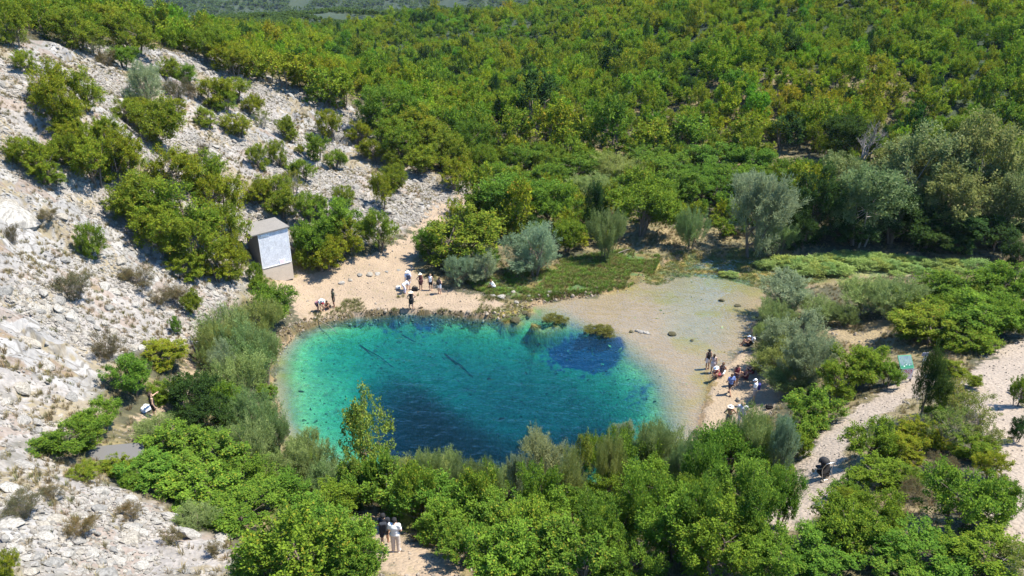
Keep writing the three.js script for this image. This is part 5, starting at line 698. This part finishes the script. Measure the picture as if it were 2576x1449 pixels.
  const shoe = (s) => net([bone([J['ank' + s][0], J['toe' + s][1] + 0.012, J['ank' + s][2] - 0.02], J['toe' + s], 0.045, 0.040)], 0.02, 0.02, 0.006); out.shoeR = shoe('R'); out.shoeL = shoe('L');
  poseCache.set(pose, out); return out;
}
const clothMats = new Map(); const cloth = (c, rough = 0.9) => { const k = c.join() + rough; if (!clothMats.has(k)) clothMats.set(k, std(lin(...c), rough)); return clothMats.get(k); };
const SKIN = [[0.50, 0.30, 0.20], [0.42, 0.24, 0.155], [0.56, 0.36, 0.26], [0.33, 0.18, 0.11]], BLACK = [0.012, 0.011, 0.012], WHITE = [0.78, 0.78, 0.78], BROWN = [0.05, 0.028, 0.016], GREY = [0.25, 0.25, 0.27];
function person(px, py, o, label) {
  const P = cast(px, py), p = new THREE.Group(), g = poseGeos(o.pose); p.name = numbered('person'); const s = (o.tall ?? 1.7) / 1.72; p.scale.set(s * (o.wide ?? 1), s, s * (o.wide ?? 1));
  p.position.set(P.x, P.y - 0.01, P.z); p.rotation.y = (o.turn ?? 0) * Math.PI / 180;   // 0 faces the camera
  mesh('body', g.body, cloth(SKIN[o.skin ?? 0], 0.6), p);
  if (o.top) mesh(o.top[0] === 'tank' ? 'vest' : 'shirt', g[o.top[0]], cloth(o.top[1]), p);
  if (o.low) mesh(o.low[0], g[o.low[0]], cloth(o.low[1]), p);
  if (o.hair !== null) mesh('hair', g[o.long ? 'long_hair' : 'hair'], cloth(o.hair ?? BROWN), p);
  if (o.hat) mesh(o.hat[0], g[o.hat[0]], cloth(o.hat[1]), p);
  if (o.pack) mesh('backpack', g.backpack, cloth(o.pack), p);
  if (o.shoes) { mesh('shoe', g.shoeR, cloth(o.shoes), p); mesh('shoe', g.shoeL, cloth(o.shoes), p); }
  tag(p, label, 'person', o.group); return addTop(p);
}
person(801, 783, { pose: 'bend', turn: 90, tall: 1.55, skin: 1, top: ['tank', [0.35, 0.16, 0.20]], low: ['shorts', [0.05, 0.03, 0.05]] }, 'person in dusky pink top bending forward by the left end of the far shore');
person(811, 782, { pose: 'bend', turn: 20, tall: 1.78, top: ['tee', WHITE], low: ['shorts', [0.40, 0.03, 0.05]], hat: ['cap', WHITE] }, 'person in white shirt and red shorts bending by the far shore');
person(827, 777, { pose: 'squat', turn: -30, tall: 1.45, skin: 3, low: ['shorts', BLACK], hair: BLACK }, 'crouching child with dark hair at the feet of the man in olive shirt');
person(841, 773, { pose: 'akimbo', turn: -60, tall: 1.78, skin: 1, top: ['tee', [0.075, 0.072, 0.045]], low: ['shorts', [0.06, 0.055, 0.04]], hair: BLACK, shoes: BLACK }, 'man in dark olive shirt and shorts with one hand on hip by the far shore');
person(1036, 778, { pose: 'both_hips', turn: 200, tall: 1.74, skin: 1, top: ['tank', BLACK], low: ['skirt', BLACK], hat: ['sun_hat', [0.70, 0.62, 0.48]], hair: BROWN }, 'woman in black dress and pale sun hat standing legs apart at the water edge');
person(1028, 729, { pose: 'stand', turn: 200, tall: 1.9, skin: 2, top: ['tee', [0.66, 0.66, 0.76]], low: ['shorts', [0.5, 0.47, 0.6]], hat: ['sun_hat', WHITE], pack: [0.03, 0.035, 0.06] }, 'tall person in white with white hat and dark backpack on the clearing');
person(1019, 738, { pose: 'bend', turn: 120, tall: 1.66, skin: 2, top: ['tee', WHITE], low: ['trousers', [0.66, 0.62, 0.70]], hair: [0.2, 0.13, 0.07] }, 'person all in white bending over a sack on the clearing');
person(1059, 728, { pose: 'akimbo', turn: 30, tall: 1.62, skin: 1, top: ['tank', [0.06, 0.012, 0.014]], low: ['skirt', [0.05, 0.012, 0.014]], hat: ['sun_hat', [0.74, 0.66, 0.52]] }, 'woman in dark red dress and straw sun hat beside the black bag');
person(1084, 730, { pose: 'stand', turn: -15, tall: 1.62, skin: 0, top: ['tank', WHITE], low: ['shorts', BLACK], hair: [0.30, 0.20, 0.11] }, 'woman in white vest and black shorts near the bushes of the clearing');
person(1106, 739, { pose: 'hold', turn: 150, tall: 1.64, skin: 0, top: ['tank', [0.03, 0.035, 0.06]], low: ['shorts', WHITE], hair: BROWN, long: true, pack: BLACK }, 'woman in white shorts and navy vest with dark bag next to the silvery willow');
person(1779, 929, { pose: 'stand', turn: 200, tall: 1.72, skin: 1, top: ['tank', BLACK], low: ['shorts', [0.74, 0.70, 0.72]], hat: ['cap', BLACK] }, 'person in black vest, white shorts and black cap standing in the shallows');
person(1792, 938, { pose: 'stand', turn: 160, tall: 1.6, skin: 1, top: ['tank', [0.52, 0.42, 0.40]], low: ['skirt', [0.60, 0.50, 0.47]], hair: BROWN, long: true }, 'woman in pale dress standing in the shallows beside the person in black vest');
person(1803, 951, { pose: 'squat', turn: -60, tall: 1.7, skin: 1, top: ['tank', [0.38, 0.09, 0.09]], low: ['shorts', [0.22, 0.05, 0.06]], hat: ['sun_hat', WHITE] }, 'crouching person in red top and white sun hat at the sand edge');
person(1815, 945, { pose: 'squat', turn: 150, tall: 1.72, skin: 1, top: ['tank', [0.03, 0.02, 0.025]], low: ['shorts', [0.62, 0.62, 0.66]], hair: [0.09, 0.045, 0.025], long: true }, 'crouching person in black vest and pale shorts beside the red top');
person(1849, 969, { pose: 'hold', turn: 10, tall: 1.72, skin: 1, top: ['tank', [0.13, 0.018, 0.03]], low: ['shorts', [0.10, 0.09, 0.13]], hair: BROWN }, 'man in maroon vest and grey shorts standing on the beach');
person(1835, 992, { pose: 'walk', turn: 195, tall: 1.66, skin: 1, top: ['tee', [0.13, 0.19, 0.42]], low: ['shorts', [0.03, 0.035, 0.06]], hair: BROWN }, 'boy in blue shirt and dark shorts walking on the beach');
person(1877, 953, { pose: 'sit', turn: -100, tall: 1.7, skin: 1, top: ['tank', [0.20, 0.05, 0.05]], low: ['shorts', [0.10, 0.03, 0.04]], hair: BLACK }, 'person in brick red sitting in the shade of the willow on the beach');
person(1893, 938, { pose: 'sit', turn: -120, tall: 1.7, skin: 0, top: ['tank', BLACK], low: ['shorts', [0.30, 0.06, 0.08]], hair: BROWN, long: true }, 'person in black top sitting in the shade between two others on the beach');
person(1907, 934, { pose: 'sit', turn: -80, tall: 1.74, skin: 0, top: ['tee', [0.36, 0.42, 0.58]], low: ['shorts', [0.05, 0.05, 0.08]], hat: ['cap', [0.4, 0.45, 0.6]] }, 'person in pale blue shirt and cap sitting deepest under the willow');
person(1895, 1012, { pose: 'hold', turn: -110, tall: 1.84, skin: 1, top: ['tee', WHITE], low: ['shorts', [0.30, 0.28, 0.27]], hat: ['cap', WHITE], pack: [0.03, 0.03, 0.16], shoes: [0.30, 0.08, 0.05] }, 'man in white shirt and white cap with blue backpack on the beach');
person(1882, 868, { pose: 'sit', turn: -90, tall: 1.66, skin: 3, top: ['tank', [0.10, 0.03, 0.04]], low: ['shorts', [0.05, 0.04, 0.07]], hat: ['cap', [0.45, 0.55, 0.72]] }, 'person in dark maroon and pale blue cap sitting at the shaded water edge');
person(1893, 864, { pose: 'sit', turn: -110, tall: 1.66, skin: 2, top: ['tee', [0.70, 0.68, 0.72]], low: ['shorts', BLACK], hair: BROWN }, 'person in white shirt sitting at the shaded water edge behind the maroon one');
person(1831, 1074, { pose: 'both_hips', turn: 180, tall: 1.66, skin: 3, top: null, low: ['shorts', [0.10, 0.10, 0.10]], hat: ['sun_hat', [0.76, 0.70, 0.60]] }, 'tanned person in sun hat with both hands on hips behind the front bushes');
person(1862, 1072, { pose: 'stand', turn: -20, tall: 1.82, wide: 1.12, skin: 0, top: ['tee', [0.60, 0.58, 0.63]], low: ['trousers', [0.56, 0.57, 0.61]], hair: null }, 'bald man in pale grey shirt and trousers on the beach behind the bushes');
person(970, 1375, { pose: 'walk', turn: 185, tall: 1.76, skin: 0, top: ['tee', [0.014, 0.015, 0.02]], low: ['shorts', [0.02, 0.018, 0.03]], hair: BLACK, pack: [0.02, 0.022, 0.03] }, 'person in black shirt with dark backpack entering the bushes on the sandy path');
person(997, 1388, { pose: 'hold', turn: 175, tall: 1.72, skin: 0, top: ['tee', WHITE], low: ['trousers', [0.55, 0.48, 0.43]], hair: BLACK, shoes: [0.6, 0.58, 0.55] }, 'person in white shirt and beige trousers on the sandy path in front');
person(500, 904, { pose: 'walk', turn: 175, tall: 1.66, skin: 1, top: ['tee', [0.36, 0.34, 0.44]], low: ['shorts', [0.07, 0.05, 0.09]], hair: BROWN, shoes: WHITE }, 'walker in lilac-grey shirt and dark shorts on the path under the scree');
person(391, 1052, { pose: 'point', turn: 130, tall: 1.68, skin: 0, top: ['tank', BLACK], low: ['shorts', BLACK], hair: BROWN, long: true, shoes: [0.5, 0.42, 0.38] }, 'walker in black vest with raised arm on the bushy path');
person(1240, 727, { pose: 'squat', turn: -70, tall: 1.6, skin: 1, top: ['tee', WHITE], low: ['shorts', [0.4, 0.38, 0.4]], hair: [0.16, 0.09, 0.04] }, 'person in white shirt crouching on the green bank by the stones');
renderer.render(scene, camera);
